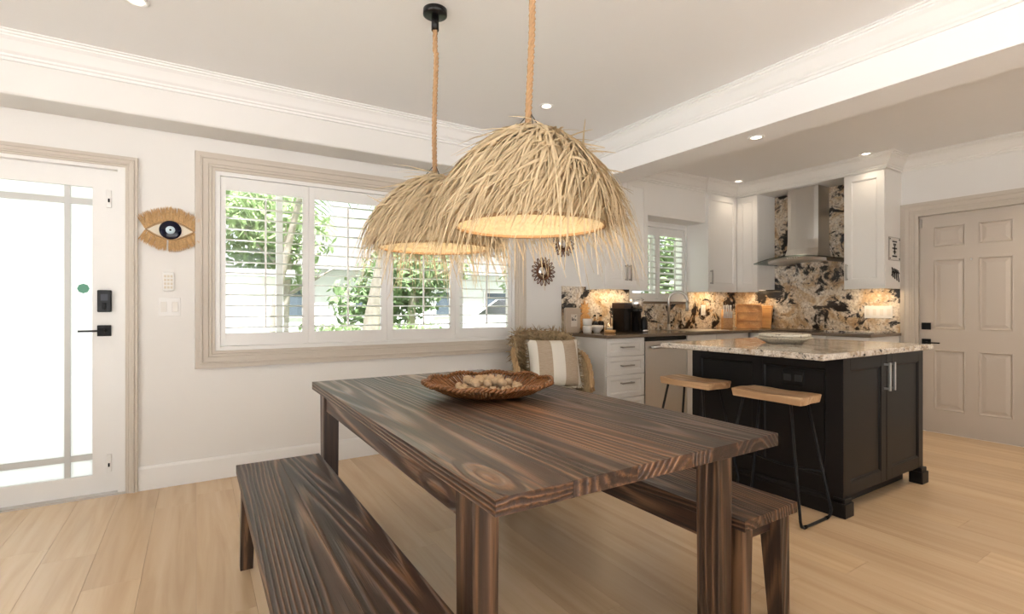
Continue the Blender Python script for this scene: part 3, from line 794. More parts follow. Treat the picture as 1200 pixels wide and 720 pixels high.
# ------------------------------------------------------------------ pendants
def rope(mb, x, y, z0, z1, R=0.0068, wob=None):
    n = int((z1 - z0) / 0.012)
    for k in range(3):
        P = []
        for i in range(n + 1):
            z = z0 + (z1 - z0) * i / n
            a = z * 2 * PI / 0.06 + k * 2 * PI / 3
            ox, oy = wob(z) if wob else (0, 0)
            P.append((x + ox + R * math.cos(a), y + oy + R * math.sin(a), z))
        mb.tube(P, R * 0.98, 7)
def pendant(label, x, y, seed):
    rnd = random.Random(seed)
    zr, H, R, SE = 1.45, 0.335, 0.265, 1.3
    def dome(p, az): return Vector((R * math.sin(p) ** SE * math.cos(az), R * math.sin(p) ** SE * math.sin(az), H * max(0, math.cos(p)) ** SE))
    t = thing('pendant_lamp', label, 'pendant lamp', (x, y, zr - 0.1), group='raffia pendants over the table')
    cp = MB().lathe([(0, CZ - 0.001), (0.058, CZ - 0.001), (0.058, CZ - 0.026), (0.05, CZ - 0.03), (0, CZ - 0.03)], (x, y, 0), 32)
    cp.cyl((x, y, CZ - 0.03), (x, y, CZ - 0.10), 0.018, n=16); cp.build('ceiling_canopy', M['black_plastic'], t)
    rp = MB(); rope(rp, x, y, 1.79, CZ - 0.09, wob=lambda z: (0.006 * math.sin(z * 7 + seed), 0.006 * math.sin(z * 5)) if z < 2.4 else (0, 0)); rp.build('rope', M['rope'], t)
    wr = MB()
    for a in (0.6, 2.7, 4.7):
        wr.tube([(x, y, 1.86), (x + 0.07 * math.cos(a), y + 0.07 * math.sin(a), zr + H - 0.01)], 0.0018, 5)
    wr.build('hanging_wire', M['black_metal'], t)
    # woven dome of coiled rows, open below
    prof = []
    rows_ = 16
    for i in range(rows_ * 4 + 1):
        p = 0.12 + (PI / 2 - 0.12) * i / (rows_ * 4)
        bmp = 0.003 * abs(math.sin(PI * i / 4))
        prof.append(((R + bmp) * math.sin(p) ** SE, H * max(0, math.cos(p)) ** SE))
    sh = MB().lathe(prof, (x, y, zr), 64)
    shade = sh.build('shade', M['weave'], t)
    MB().tube([(x + R * 1.002 * math.cos(2 * PI * i / 48), y + R * 1.002 * math.sin(2 * PI * i / 48), zr) for i in range(48)], 0.006, 8, closed=True).build('rim', M['rope'], shade)
    # shaggy raffia, combed round the dome
    fr = MB()
    for k in range(2500):
        layer = rnd.random()
        p = 0.10 + 1.25 * layer ** 0.75
        az = rnd.uniform(0, 2 * PI)
        pos = dome(p, az)
        al = rnd.gauss(-0.85, 0.50)
        L = (PI / 2 - p) * 0.30 / max(0.55, math.cos(al)) + rnd.uniform(-0.11, 0.02) + (rnd.uniform(0.02, 0.09) if rnd.random() < 0.16 else 0)
        L = max(L, 0.07)
        hug = rnd.uniform(0.03, 0.22) if rnd.random() > 0.09 else 9.0
        if hug > 1: L = min(L, 0.24)
        lift = abs(rnd.gauss(0.06, 0.13)) * (0.12 if p < 0.45 else 0.5 if p < 0.8 else 1)
        lay = rnd.uniform(0.002, 0.035)
        nseg = 7
        P = []
        e_r = Vector((math.cos(az), math.sin(az), 0)); e_t = Vector((-math.sin(az), math.cos(az), 0))
        mer = (dome(p + 0.01, az) - dome(p - 0.01, az)).normalized()
        nor = mer.cross(e_t).normalized()
        if nor.dot(pos) < 0: nor = -nor
        d = (mer * math.cos(al) + e_t * math.sin(al) + nor * lift).normalized()
        pos = pos + nor * lay
        for i in range(nseg):
            P.append(pos.copy())
            pos = pos + d * (L / (nseg - 1))
            d = (d + Vector((rnd.gauss(0, 0.025), rnd.gauss(0, 0.025), -0.05))).normalized()
            if pos.z > -0.01:
                rr = math.hypot(pos.x / (R + lay), pos.y / (R + lay)); q = (rr ** (2 / SE) + (pos.z / (H + lay)) ** (2 / SE)) ** (SE / 2) if pos.z > 0 else rr
                if q < 1.0:
                    pos = pos / q
                    e2 = pos.normalized()
                    dn = d.dot(e2)
                    if dn < 0: d = (d - e2 * dn * 0.9).normalized()
                elif q > 1 + hug * (0.25 + 1.1 * (1 - pos.z / H)):
                    hl = hug * (0.25 + 1.1 * (1 - pos.z / H))
                    pos = pos * ((1 + hl + (q - 1 - hl) * 0.25) / q)
                    e2 = pos.normalized()
                    dn = d.dot(e2)
                    if dn > 0: d = (d - e2 * dn * 0.7).normalized()
            else:
                rr = math.hypot(pos.x, pos.y)
                if rr < R + 0.004 and rr > 1e-4:
                    f_ = (R + 0.004 + lay * 0.3) / rr
                    pos.x *= f_; pos.y *= f_
                    d = (d + Vector((pos.x, pos.y, 0)).normalized() * 0.5).normalized()
        P = [p_ + Vector((x, y, zr)) for p_ in P]
        side = (P[2] - P[0]).cross(nor).normalized()
        tw = rnd.uniform(-0.9, 0.9)
        side = (side * math.cos(tw) + nor * math.sin(tw)).normalized()
        fr.ribbon(P, rnd.uniform(0.004, 0.0115), side)
    tag(fr.build('raffia_fringe', M['straw'], t, fix=False), kind='stuff')
    MB().lathe([(0, -0.06), (0.02, -0.055), (0.032, -0.03), (0.03, -0.005), (0.016, 0.025), (0.014, 0.05)], (x, y, zr + 0.19), 20).build('bulb', M['bulb'], t)
    MB().cyl((x, y, zr + 0.235), (x, y, zr + H), 0.018, n=12).build('socket', M['black_plastic'], t)
    ld = bpy.data.lights.new('pendant_light', 'POINT'); ld.energy = 4.2; ld.color = (1, 0.82, 0.56); ld.shadow_soft_size = 0.035
    lo = bpy.data.objects.new('pendant_light', ld); COL.objects.link(lo); lo.parent = t; lo.location = (0, 0, 0.1 + 0.07)
    return t
pendant('shaggy raffia pendant hanging over the table end near the bowl', 0.985, 2.275, 3)
pendant('shaggy raffia pendant hanging over the middle of the table', 1.01, 1.49, 11)

# ------------------------------------------------------------------ recessed lights
def downlight(label, x, y, z, e=8):
    t = thing('recessed_light', label, 'ceiling light', (x, y, z - 0.006), group='recessed ceiling lights')
    MB().lathe([(0.034, z - 0.001), (0.052, z - 0.001), (0.052, z - 0.005), (0.046, z - 0.007), (0.034, z - 0.004), (0.034, z - 0.001)], (x, y, 0), 28).build('trim_ring', M['white'], t)
    MB().lathe([(0, z - 0.0012), (0.034, z - 0.0012), (0.033, z - 0.003), (0, z - 0.003)], (x, y, 0), 24).build('lens', M['lamp'], t)
    ld = bpy.data.lights.new('downlight', 'SPOT'); ld.energy = e; ld.color = (1, 0.84, 0.64); ld.spot_size = 2.0; ld.spot_blend = 0.8; ld.shadow_soft_size = 0.035
    lo = bpy.data.objects.new('downlight', ld); COL.objects.link(lo); lo.parent = t; lo.location = (0, 0, -0.01)
downlight('recessed downlight in dining ceiling beside the front door', -0.24, 2.95, CZ)
downlight('recessed downlight in dining ceiling near the crown corner', 2.13, 2.93, CZ)
downlight('recessed downlight in underside of the dropped beam', 3.165, 1.98, BZ)
downlight('recessed kitchen downlight above the corner wall cabinets', 5.25, 3.50, CZ, 7)
downlight('recessed kitchen downlight beside the cabinet near the beige door', 5.33, 2.24, CZ, 7)
downlight('recessed downlight in underside of the beam nearer the patio', 3.165, 0.2, BZ)
downlight('added unseen kitchen downlight in front of the beige door', 5.20, 0.85, CZ, 60)  # fill lamp added out of view to brighten the kitchen
downlight('added unseen kitchen downlight over the island front', 4.25, 0.5, CZ, 60)  # second unseen lamp, added to light the cabinet fronts
def led(label, x0, x1, y0, y1, e):
    t = thing('led_strip', label, 'under-cabinet light', ((x0 + x1) / 2, (y0 + y1) / 2, UZ0 - 0.012), group='under-cabinet lights')
    MB().box(x0, x1, y0, y1, UZ0 - 0.010, UZ0).build('housing', M['plate'], t)
    MB().box(x0 + 0.002, x1 - 0.002, y0 + 0.002, y1 - 0.002, UZ0 - 0.012, UZ0 - 0.010).build('diffuser', M['led'], t)
    ld = bpy.data.lights.new('led_light', 'AREA'); ld.shape = 'RECTANGLE'; ld.size = x1 - x0; ld.size_y = y1 - y0; ld.energy = e; ld.color = (1, 0.74, 0.44)
    lo = bpy.data.objects.new('led_light', ld); COL.objects.link(lo); lo.parent = t; lo.location = (0, 0, -0.002)
led('warm light strip under the cabinet above the coffee machine', 3.42, 3.90, 3.80, 3.84, 2.6)
led('warm light strip under the cabinet right of the sink', 4.98, 5.40, 3.80, 3.84, 2.6)
led('warm light strip under the cabinet left of the range hood', 5.62, 5.66, 3.42, 3.78, 1.9)
led('warm light strip under the cabinet beside the beige door', 5.64, 5.68, 2.19, 2.46, 2.0)

# ------------------------------------------------------------------ wall decor on the window wall
t = thing('eye_wall_hanging', 'woven evil eye wall hanging with orange raffia fringe', 'wall decor', (-0.142, WY - 0.01, 1.66))
ex, ez, ea, eb = -0.142, 1.662, 0.128, 0.058
def lid(s, up): return eb * (1 - abs(s) ** 1.7) * (1 if up else -1)
pts = [(ex + ea * s, ez + lid(s, True)) for s in [-1 + i / 10 for i in range(21)]] + [(ex + ea * s, ez + lid(s, False)) for s in [1 - i / 10 for i in range(1, 20)]]
MB().prism(pts, 0.004, 0.016, N).build('eye_white', M['cream'], t)
MB().tube([N(p, q, 0.014) for p, q in pts], 0.006, 6, closed=True).build('cord', M['rattan'], t)
for nm, r, h, mt_ in (('iris', 0.061, 0.024, M['navy']), ('iris_ring', 0.026, 0.029, M['pale_blue']), ('pupil', 0.007, 0.031, M['navy'])):
    MB().lathe([(0, h), (r * 0.85, h), (r, h - 0.004), (r, 0.012), (0, 0.012)], n=28, m=lambda a, b, c: N(ex + a, ez + 0.002 + b, c)).build(nm, mt_, t)
rnd = random.Random(5)
for up in (True, False):
    fr = MB()
    for k in range(430):
        s = rnd.uniform(-1.02, 1.02)
        bx, bz = ex + ea * s * 1.03, ez + (lid(min(1, max(-1, s)), up) + (0.004 if up else -0.004)) * rnd.uniform(0.9, 1.1)
        ln = rnd.uniform(0.075, 0.095) * (1.0 if up else 0.85)
        if not up and abs(s + 0.12) < 0.05: continue
        an = s * 0.45 + rnd.gauss(0, 0.10)
        dx, dz = math.sin(an) * ln, math.cos(an) * ln * (1 if up else -1)
        h0 = rnd.uniform(0.004, 0.012); h1 = rnd.uniform(0.003, 0.034)
        P = [Vector(N(bx + dx * q, bz + dz * q, h0 + (h1 - h0) * q)) for q in (0, 0.4, 0.75, 1.0)]
        fr.ribbon(P, rnd.uniform(0.003, 0.006), Vector((math.cos(an), rnd.uniform(-0.5, 0.5), 0)).normalized())
    tag(fr.build('raffia_fringe', M['fringe'], t, fix=False), kind='stuff')
t = thing('alarm_keypad', 'small white alarm keypad below the eye hanging', 'keypad', (-0.152, WY - 0.01, 1.27))
q_ = MB(); mbox(q_, N, -0.184, -0.122, 1.27, 1.392, 0.0005, 0.016); q_.build('case', M['plate'], t, bevel=0.004)
for i in range(3):
    for j in range(4):
        q_ = MB(); mbox(q_, N, -0.176 + i * 0.017, -0.164 + i * 0.017, 1.285 + j * 0.024, 1.300 + j * 0.024, 0.016, 0.0185); q_.build('key', M['cream'], t)
def switch_plate(label, mp, p0, p1, q0, q1, n, group=None, out=False):
    t = thing('switch_plate', label, 'switch plate', mp((p0 + p1) / 2, q0, 0.0))
    q_ = MB(); mbox(q_, mp, p0, p1, q0, q1, 0.0005, 0.006); q_.build('plate', M['plate'], t, bevel=0.002)
    wdt = (p1 - p0) / n
    for i in range(n):
        c = p0 + wdt * (i + 0.5); m_ = (q0 + q1) / 2
        q_ = MB(); mbox(q_, mp, c - 0.016, c + 0.016, m_ - 0.033, m_ + 0.033, 0.006, 0.009); q_.build('rocker' if not out else 'outlet_face', M['ceramic'], t, bevel=0.002)
    return t
switch_plate('white double rocker switch plate beside the front door', N, -0.208, -0.088, 1.106, 1.226, 2)
SPA = facing_south(WY - 0.018); SPB = facing_west(WX - 0.018)
switch_plate('white outlet plate on the granite beside the tap', SPA, 5.165, 5.245, 1.07, 1.195, 1, out=True)
switch_plate('white four rocker switch plate on the granite near the beige door', SPB, 2.205, 2.452, 1.055, 1.18, 4)

def sunburst(label, cx, cz, R):
    t = thing('sunburst_mirror', label, 'mirror', (cx, WY, cz - R), group='rattan sunburst mirrors')
    MB().lathe([(0, 0.012), (R * 0.5, 0.012), (R * 0.5, 0.002), (0, 0.002)], n=28, m=lambda a, b, c: N(cx + a, cz + b, c)).build('mirror_glass', M['mirror'], t)
    MB().tube([N(cx + R * 0.54 * math.cos(2 * PI * i / 40), cz + R * 0.54 * math.sin(2 * PI * i / 40), 0.016) for i in range(40)], R * 0.085, 8, closed=True).build('ring', M['mirror_frame'], t)
    for k in range(18):
        a = 2 * PI * k / 18; P = []
        for i in range(9):
            q = i / 8
            rr = R * (0.56 + 0.44 * math.sin(PI * q) ** 0.8); aa = a + (q - 0.5) * 0.34 * (1 - 0.25 * math.sin(PI * q))
            P.append(N(cx + rr * math.cos(aa), cz + rr * math.sin(aa), 0.012))
        MB().tube(P, 0.0045, 6).build('petal', M['mirror_frame'], t)
sunburst('rattan sunburst mirror on the wall, the lower one', 2.833, 1.51, 0.138)
sunburst('rattan sunburst mirror on the wall, the upper one', 3.075, 1.80, 0.138)

# signs on the side of the cabinet beside the beige door
CS = lambda p, q, h: (p, 2.14 - h, q)
t = thing('hanging_sign', 'small white sign with black emblem on cabinet side', 'sign', (5.65, 2.135, 1.62))
q_ = MB(); q_.box(5.535, 5.765, 1.615, 1.83, 0.0008, 0.008, lambda a, b, c: CS(a, b, c)); q_.build('board', M['ceramic'], t, bevel=0.001)
bd = MB()
for a, b, c, d in ((5.533, 5.767, 1.612, 1.618), (5.533, 5.767, 1.827, 1.833), (5.533, 5.539, 1.618, 1.827), (5.761, 5.767, 1.618, 1.827)): bd.box(a, b, c, d, 0.0008, 0.011, CS)
bd.build('border', M['steel_dark'], t)
em = MB()
for r_ in ((5.60, 5.70, 1.785, 1.80), (5.62, 5.68, 1.755, 1.775), (5.635, 5.665, 1.67, 1.755), (5.60, 5.70, 1.72, 1.735), (5.615, 5.685, 1.69, 1.70), (5.60, 5.70, 1.645, 1.66)): em.box(*r_, 0.008, 0.0088, CS)
em.build('emblem', M['black_plastic'], t)
for a in (5.55, 5.75):
    for b in (1.63, 1.815): MB().cyl(CS(a, b, 0.008), CS(a, b, 0.012), 0.007, n=10).build('screw', M['black_metal'], t)
t = thing('wire_ornament', 'black wire script ornament under the small sign', 'ornament', (5.68, 2.135, 1.43))
for k in range(5):
    x = 5.60 + k * 0.035; hgt = 0.03 + 0.012 * ((k * 7) % 3)
    P = [CS(x + 0.014 * math.sin(i * 0.9 + k), 1.545 - k * 0.006 - i * 0.02 * (1 + 0.1 * k), 0.006) for i in range(5)]
    MB().tube(P, 0.004, 6).build('stroke', M['black_metal'], t)
MB().tube([CS(5.60 + 0.02 * i, 1.50 + 0.012 * math.sin(i * 2.2), 0.006) for i in range(9)], 0.0035, 6).build('stroke', M['black_metal'], t)

# ------------------------------------------------------------------ bowl on the table with seed pods
bx_, by_ = 1.12, 1.985
t = thing('woven_bowl', 'scalloped brown wicker bowl on the dining table', 'bowl', (bx_, by_, TZ))
def brim(a): return 1 + 0.055 * abs(math.sin(a * 5))
rods = MB(); nr = 120
for k in range(nr):
    a = 2 * PI * k / nr
    q = brim(a)
    P = []
    for (r, z) in ((0.09, 0.012), (0.15, 0.015), (0.20, 0.026), (0.25, 0.046), (0.272, 0.060)):
        P.append((bx_ + r * q * math.cos(a), by_ + r * q * math.sin(a), TZ + z + (0.012 * abs(math.sin(a * 5)) if r > 0.2 else 0) + 0.002 * (k % 2)))
    rods.tube(P, 0.0042, 5)
tag(rods.build('wicker_rods', M['wicker'], t), kind='stuff')
rim = MB()
for ph in (0, PI):
    P = []
    for i in range(360):
        a = 2 * PI * i / 360; q = brim(a); tw = i * 2 * PI / 4.0 * 0.5 + ph
        P.append((bx_ + (0.276 * q + 0.006 * math.cos(tw)) * math.cos(a), by_ + (0.276 * q + 0.006 * math.cos(tw)) * math.sin(a), TZ + 0.063 + 0.012 * abs(math.sin(a * 5)) + 0.006 * math.sin(tw)))
    rim.tube(P, 0.0065, 5, closed=True)
rim.build('braided_rim', M['wicker'], t)
MB().lathe([(0, 0.0), (0.10, 0.0), (0.11, 0.008), (0.10, 0.018), (0, 0.018)], (bx_, by_, TZ), 32).build('base', M['wicker'], t)
rnd = random.Random(2)
placed = []
proto = None
for k in range(400):
    if len(placed) >= 44: break
    lay = 0 if len(placed) < 28 else 1
    rr = (0.150 if lay == 0 else 0.105) * math.sqrt(rnd.random()); a = rnd.uniform(0, 2 * PI)
    x, y = bx_ - 0.01 + rr * math.cos(a), by_ + rr * math.sin(a)
    z = TZ + (0.039 if lay == 0 else 0.068)
    if any((x - p[0]) ** 2 + (y - p[1]) ** 2 + (z - p[2]) ** 2 < 0.036 ** 2 for p in placed): continue
    placed.append((x, y, z))
    if proto is None:
        mb = MB(); vs = []; n1, n2 = 14, 9
        bmv = bmesh.new(); bmesh.ops.create_icosphere(bmv, subdivisions=3, radius=1)
        vs = [v.co * 0.0195 * (1 + 0.30 * mnoise.noise(v.co * 3.2) + 0.16 * mnoise.noise(v.co * 8)) for v in bmv.verts]
        fs = [[v.index for v in f.verts] for f in bmv.faces]; bmv.free()
        mb.add(vs, fs, True); proto = mb.build('seed_pod', M['shell'], None, local=True); o = proto
        tag(o, 'pale knobbly seed pod lying in the wicker bowl', 'seed pod', 'seed pods in the wicker bowl')
    else:
        o = proto.copy(); COL.objects.link(o)
    o.location = (x, y, z); o.rotation_euler = (rnd.uniform(0, 6), rnd.uniform(0, 6), rnd.uniform(0, 6))
    o.scale = [rnd.uniform(0.85, 1.1)] * 3

# ------------------------------------------------------------------ wicker armchair
t = thing('armchair', 'rattan armchair with shaggy seagrass back in the corner', 'armchair', (2.545, 3.47, 0), rz=-0.30)
t.scale = (0.85, 0.95, 1.0)
t['_w'] = (0, 0, 0)
bk = MB(); vs = []; nb_, nh = 20, 8
def backpt(s, q):          # s -1..1 round the barrel back, q 0..1 upwards
    a = s * 1.25
    r = 0.31 + 0.03 * q
    top = 0.95 - 0.05 * abs(s) ** 4
    return Vector((r * math.sin(a), 0.02 + r * 0.86 * math.cos(a) + 0.03 * q, 0.30 + (top - 0.30) * q))
for i in range(nb_ + 1):
    for j in range(nh + 1): vs.append(backpt(-1 + 2 * i / nb_, j / nh))
bk.add(vs, [(i * (nh + 1) + j, (i + 1) * (nh + 1) + j, (i + 1) * (nh + 1) + j + 1, i * (nh + 1) + j + 1) for i in range(nb_) for j in range(nh)], True)
bo = bk.build('backrest', M['seagrass'], t, local=True)
sd_ = bo.modifiers.new('solid', 'SOLIDIFY'); sd_.thickness = 0.03
sg = MB(); rnd = random.Random(9)
for k in range(2800):
    s = rnd.uniform(-1.02, 1.02); q = rnd.uniform(0.15, 1.02)
    p = backpt(s, q)
    inward = Vector((-math.sin(s * 1.25), -math.cos(s * 1.25), 0))
    if rnd.random() < 0.3: inward = -inward
    p = p + inward * 0.012
    d = (inward * rnd.uniform(0.2, 0.9) + Vector((rnd.gauss(0, 0.5), rnd.gauss(0, 0.3), rnd.gauss(0.1 if q > 0.9 else -0.3, 0.5)))).normalized()
    L = rnd.uniform(0.045, 0.095)
    P = [p, p + d * L * 0.5, p + d * L + Vector((0, 0, -0.01))]
    sg.ribbon(P, rnd.uniform(0.008, 0.018), d.cross(Vector((rnd.gauss(0, 1), rnd.gauss(0, 1), rnd.gauss(0, 1)))).normalized())
tag(sg.build('seagrass_shag', M['seagrass'], t, local=True, fix=False), kind='stuff')
for s in (-1, 1):
    am = MB()
    for k in range(4):
        P = []
        for i in range(25):
            q = i / 24
            base = Vector((s * (0.315 + 0.06 * math.sin(PI * q * 0.9)), 0.16 - 0.44 * q, 0.80 - 0.12 * q - 0.50 * max(0, q - 0.45) ** 1.6))
            tw = q * 14 + k * PI / 2
            P.append(base + Vector((math.cos(tw) * 0.016, 0, math.sin(tw) * 0.016)))
        am.tube(P, 0.014, 6)
    am.build('arm', M['rattan'], t, local=True)
    sp_ = MB(); vs = []
    for i in range(9):
        q = i / 8
        y = 0.16 - 0.42 * q
        zt = 0.80 - 0.12 * q - 0.50 * max(0, q - 0.45) ** 1.6
        xx = s * (0.315 + 0.06 * math.sin(PI * q * 0.9))
        vs += [(xx, y, zt - 0.02), (s * 0.325, y, 0.28)]
    sp_.add(vs, [(2 * i, 2 * i + 2, 2 * i + 3, 2 * i + 1) for i in range(8)], True)
    so = sp_.build('side_weave', M['seagrass'], t, local=True)
    so.modifiers.new('solid', 'SOLIDIFY').thickness = 0.02
MB().box(-0.31, 0.31, -0.28, 0.26, 0.28, 0.36).build('seat_base', M['rattan'], t, bevel=0.02, local=True)
MB().box(-0.295, 0.295, -0.30, 0.24, 0.362, 0.462).build('seat_cushion', M['cream'], t, bevel=0.03, seg=4, local=True)
for x in (-0.27, 0.27):
    for y in (-0.24, 0.22):
        MB().cyl((x * 1.05, y * 1.05, 0), (x, y, 0.29), 0.022, 0.028, 12).build('leg', M['rattan'], t, local=True)
def pillow_material():
    t = NT('striped_woven_cotton')
    tc = t.node('ShaderNodeTexCoord'); sx = t.node('ShaderNodeSeparateXYZ'); t.link(tc.outputs['Object'], sx.inputs[0])
    st = t.math('PINGPONG', t.math('ADD', sx.outputs[0], 0.2045), 0.1115)
    band = t.math('GREATER_THAN', st, 0.053)
    thread = t.noise(t.coord('Object', (30, 30, 260)), 1.0, 3)
    beige = t.mix(thread, (0.36, 0.26, 0.17), (0.60, 0.50, 0.39))
    c = t.mix(band, (0.80, 0.75, 0.67), beige)
    t.bump(thread, 0.25, 0.004)
    return t.set(color=c, rough=0.9)
pr = thing('pillow', 'cream and beige striped throw pillow on the rattan armchair', 'pillow', (2.545, 3.36, 0.478), rz=-0.36)
pr['_w'] = (0, 0, 0)
vs = []; n_ = 16; pm = MB()
for side in (1, -1):
    for j in range(n_ + 1):
        for i in range(n_ + 1):
            u = -1 + 2 * i / n_; v = -1 + 2 * j / n_
            th_ = 0.085 * ((1 - abs(u) ** 2.6) * (1 - abs(v) ** 2.6)) ** 0.55
            k = 1 - 0.05 * (1 - u * u) * abs(v) ** 3 - 0.0
            k2 = 1 - 0.05 * (1 - v * v) * abs(u) ** 3
            vs.append(Vector((u * 0.225 * k2, -side * th_, 0.205 + v * 0.205 * k)))
q = n_ + 1
fs = []
for sidx in (0, 1):
    for j in range(n_):
        for i in range(n_):
            a = sidx * q * q + j * q + i
            fs.append((a, a + 1, a + q + 1, a + q))
rotx = Matrix.Rotation(-0.30, 4, 'X')
pm.add([rotx @ v + Vector((0, 0, 0.02)) for v in vs], fs, True)
pm.build('cover', pillow_material(), pr, local=True)
pf = MB(); rnd = random.Random(4)
for k in range(500):
    s = rnd.uniform(-1, 1); e = rnd.choice((0, 0, 1))
    if e == 0: p = Vector((s * 0.22, 0, 0.003)); d = Vector((rnd.gauss(0, 0.3), -0.3, -0.35))
    else:
        sg_ = rnd.choice((-1, 1)); p = Vector((sg_ * 0.22, 0, 0.205 + s * 0.2)); d = Vector((sg_, -0.2, rnd.gauss(0, 0.3)))
    d.normalize()
    p = rotx @ p + Vector((0, 0, 0.02)); d = rotx @ d
    pf.ribbon([p, p + d * 0.015, p + d * rnd.uniform(0.02, 0.035)], 0.003, d.cross(Vector((rnd.gauss(0, 1), rnd.gauss(0, 1), rnd.gauss(0, 1)))).normalized())
tag(pf.build('tassel_fringe', M['cream'], pr, local=True, fix=False), kind='stuff')

# ------------------------------------------------------------------ things on the worktops
t = thing('storage_tin', 'beige flat tin with pale label leaning by the granite', 'tin', (3.115, 3.86, CT), rz=0.0)
t['_w'] = (0, 0, 0)
tin_pts = []
for cx_, cz_, a0 in ((0.07, 0.02, -PI / 2), (0.07, 0.225, 0), (-0.07, 0.225, PI / 2), (-0.07, 0.02, PI)):
    for i in range(5): tin_pts.append((cx_ + 0.02 * math.cos(a0 + i * PI / 8), cz_ + 0.02 * math.sin(a0 + i * PI / 8)))
MB().prism(tin_pts, -0.02, 0.02, lambda p, q, h: (p, h, q), smooth=False).build('body', paint('beige_tin', (0.52, 0.42, 0.32), 0.5), t, bevel=0.004, local=True)
lb = MB().box(-0.03, 0.045, -0.0215, -0.02, 0.06, 0.18).build('label', paint('paper_label', (0.70, 0.62, 0.52), 0.7), t, local=True)
mk = MB()
for a, b, c, d in ((-0.022, -0.016, 0.12, 0.15), (-0.016, -0.004, 0.122, 0.128), (-0.006, 0.0, 0.12, 0.14), (0.006, 0.011, 0.12, 0.14), (0.017, 0.034, 0.121, 0.129), (0.018, 0.023, 0.15, 0.165), (0.023, 0.036, 0.16, 0.166)):
    mk.box(a, b, -0.0225, -0.0215, c, d)
mk.build('print', M['black_plastic'], lb, local=True)
t = thing('pineapple_board', 'pineapple shaped wooden board behind the white cups', 'board', (3.335, 3.922, CT)); t['_w'] = (0, 0, 0)
pp = []
for i in range(28):
    a = -PI / 2 + 2 * PI * i / 28
    pp.append((0.075 * math.cos(a), 0.095 + 0.095 * math.sin(a)))
cr = [(-0.022, 0.185), (-0.05, 0.20), (-0.035, 0.222), (-0.068, 0.243), (-0.035, 0.252), (-0.045, 0.29), (-0.015, 0.27), (0, 0.315), (0.015, 0.27), (0.045, 0.29), (0.035, 0.252), (0.068, 0.243), (0.035, 0.222), (0.05, 0.20), (0.022, 0.185)]
MB().prism(pp, -0.008, 0.008, lambda p, q, h: (p, h + q * 0.04, q)).build('body', M['bamboo'], t, local=True)
MB().prism(cr, -0.008, 0.008, lambda p, q, h: (p, h + q * 0.04, q)).build('crown', M['bamboo'], t, local=True)
for i, z in enumerate((CT, CT + 0.0705)):
    t = thing('cup', ('white ceramic cup standing on the worktop under another' if i == 0 else 'white ceramic cup stacked upon another'), 'cup', (3.205, 3.74, z), 'stacked white cups')
    MB().lathe([(0, 0.002), (0.035, 0), (0.044, 0.008), (0.046, 0.06), (0.044, 0.068), (0.040, 0.06), (0.038, 0.012), (0, 0.01)], (3.205, 3.74, z), 24).build('body', M['ceramic'], t)
    MB().tube([(3.205 + 0.044 + 0.02 * math.sin(PI * q / 6), 3.74 + 0.005, z + 0.02 + 0.03 * q / 6) for q in range(7)], 0.004, 6).build('handle', M['ceramic'], t)
tag(MB().lathe([(0, 0), (0.03, 0), (0.034, 0.01), (0.062, 0.045), (0.066, 0.07), (0.060, 0.068), (0.05, 0.04), (0.0, 0.015)], (3.345, 3.76, CT), 28).build('mixing_bowl', M['ceramic']), 'small white bowl next to the stacked cups', 'bowl')
for i, x in enumerate((3.43, 3.51)):
    t = thing('pump_bottle', 'black pump bottle in front of the granite backsplash', 'bottle', (x, 3.885, CT), 'black pump bottles')
    c = (x, 3.885, CT)
    MB().lathe([(0, 0), (0.032, 0), (0.034, 0.005), (0.034, 0.09), (0.028, 0.105), (0.012, 0.11), (0, 0.11)], c, 20).build('body', M['black_plastic'], t)
    MB().lathe([(0, 0.11), (0.013, 0.11), (0.013, 0.125), (0.005, 0.13), (0.005, 0.155), (0.0, 0.155)], c, 14).build('collar', M['bamboo'], t)
    MB().lathe([(0, 0.155), (0.013, 0.155), (0.011, 0.172), (0, 0.174)], c, 14).tube([(x, 3.885, CT + 0.165), (x - 0.02, 3.875, CT + 0.166), (x - 0.035, 3.868, CT + 0.158)], 0.005, 6).build('pump', M['black_plastic'], t)
tag(MB().lathe([(0, 0), (0.045, 0), (0.055, 0.012), (0.055, 0.03), (0.046, 0.03), (0.04, 0.012), (0, 0.01)], (3.37, 3.60, CT), 24).build('wooden_dish', M['bamboo']), 'small round wooden dish beside the coffee machine', 'dish')
t = thing('glass_jar', 'clear glass jar with wooden lid and stirrer', 'jar', (3.585, 3.83, CT))
MB().lathe([(0, 0), (0.036, 0), (0.04, 0.006), (0.04, 0.09), (0.037, 0.09), (0.037, 0.008), (0, 0.006)], (3.585, 3.83, CT), 24).build('body', M['glass'], t)
MB().lathe([(0, 0.006), (0.0365, 0.006), (0.0365, 0.05), (0, 0.055)], (3.585, 3.83, CT), 20).build('sugar', M['cream'], t)
MB().cyl((3.58, 3.825, CT + 0.05), (3.61, 3.84, CT + 0.19), 0.004, n=8).build('stirrer', M['mirror_frame'], t)
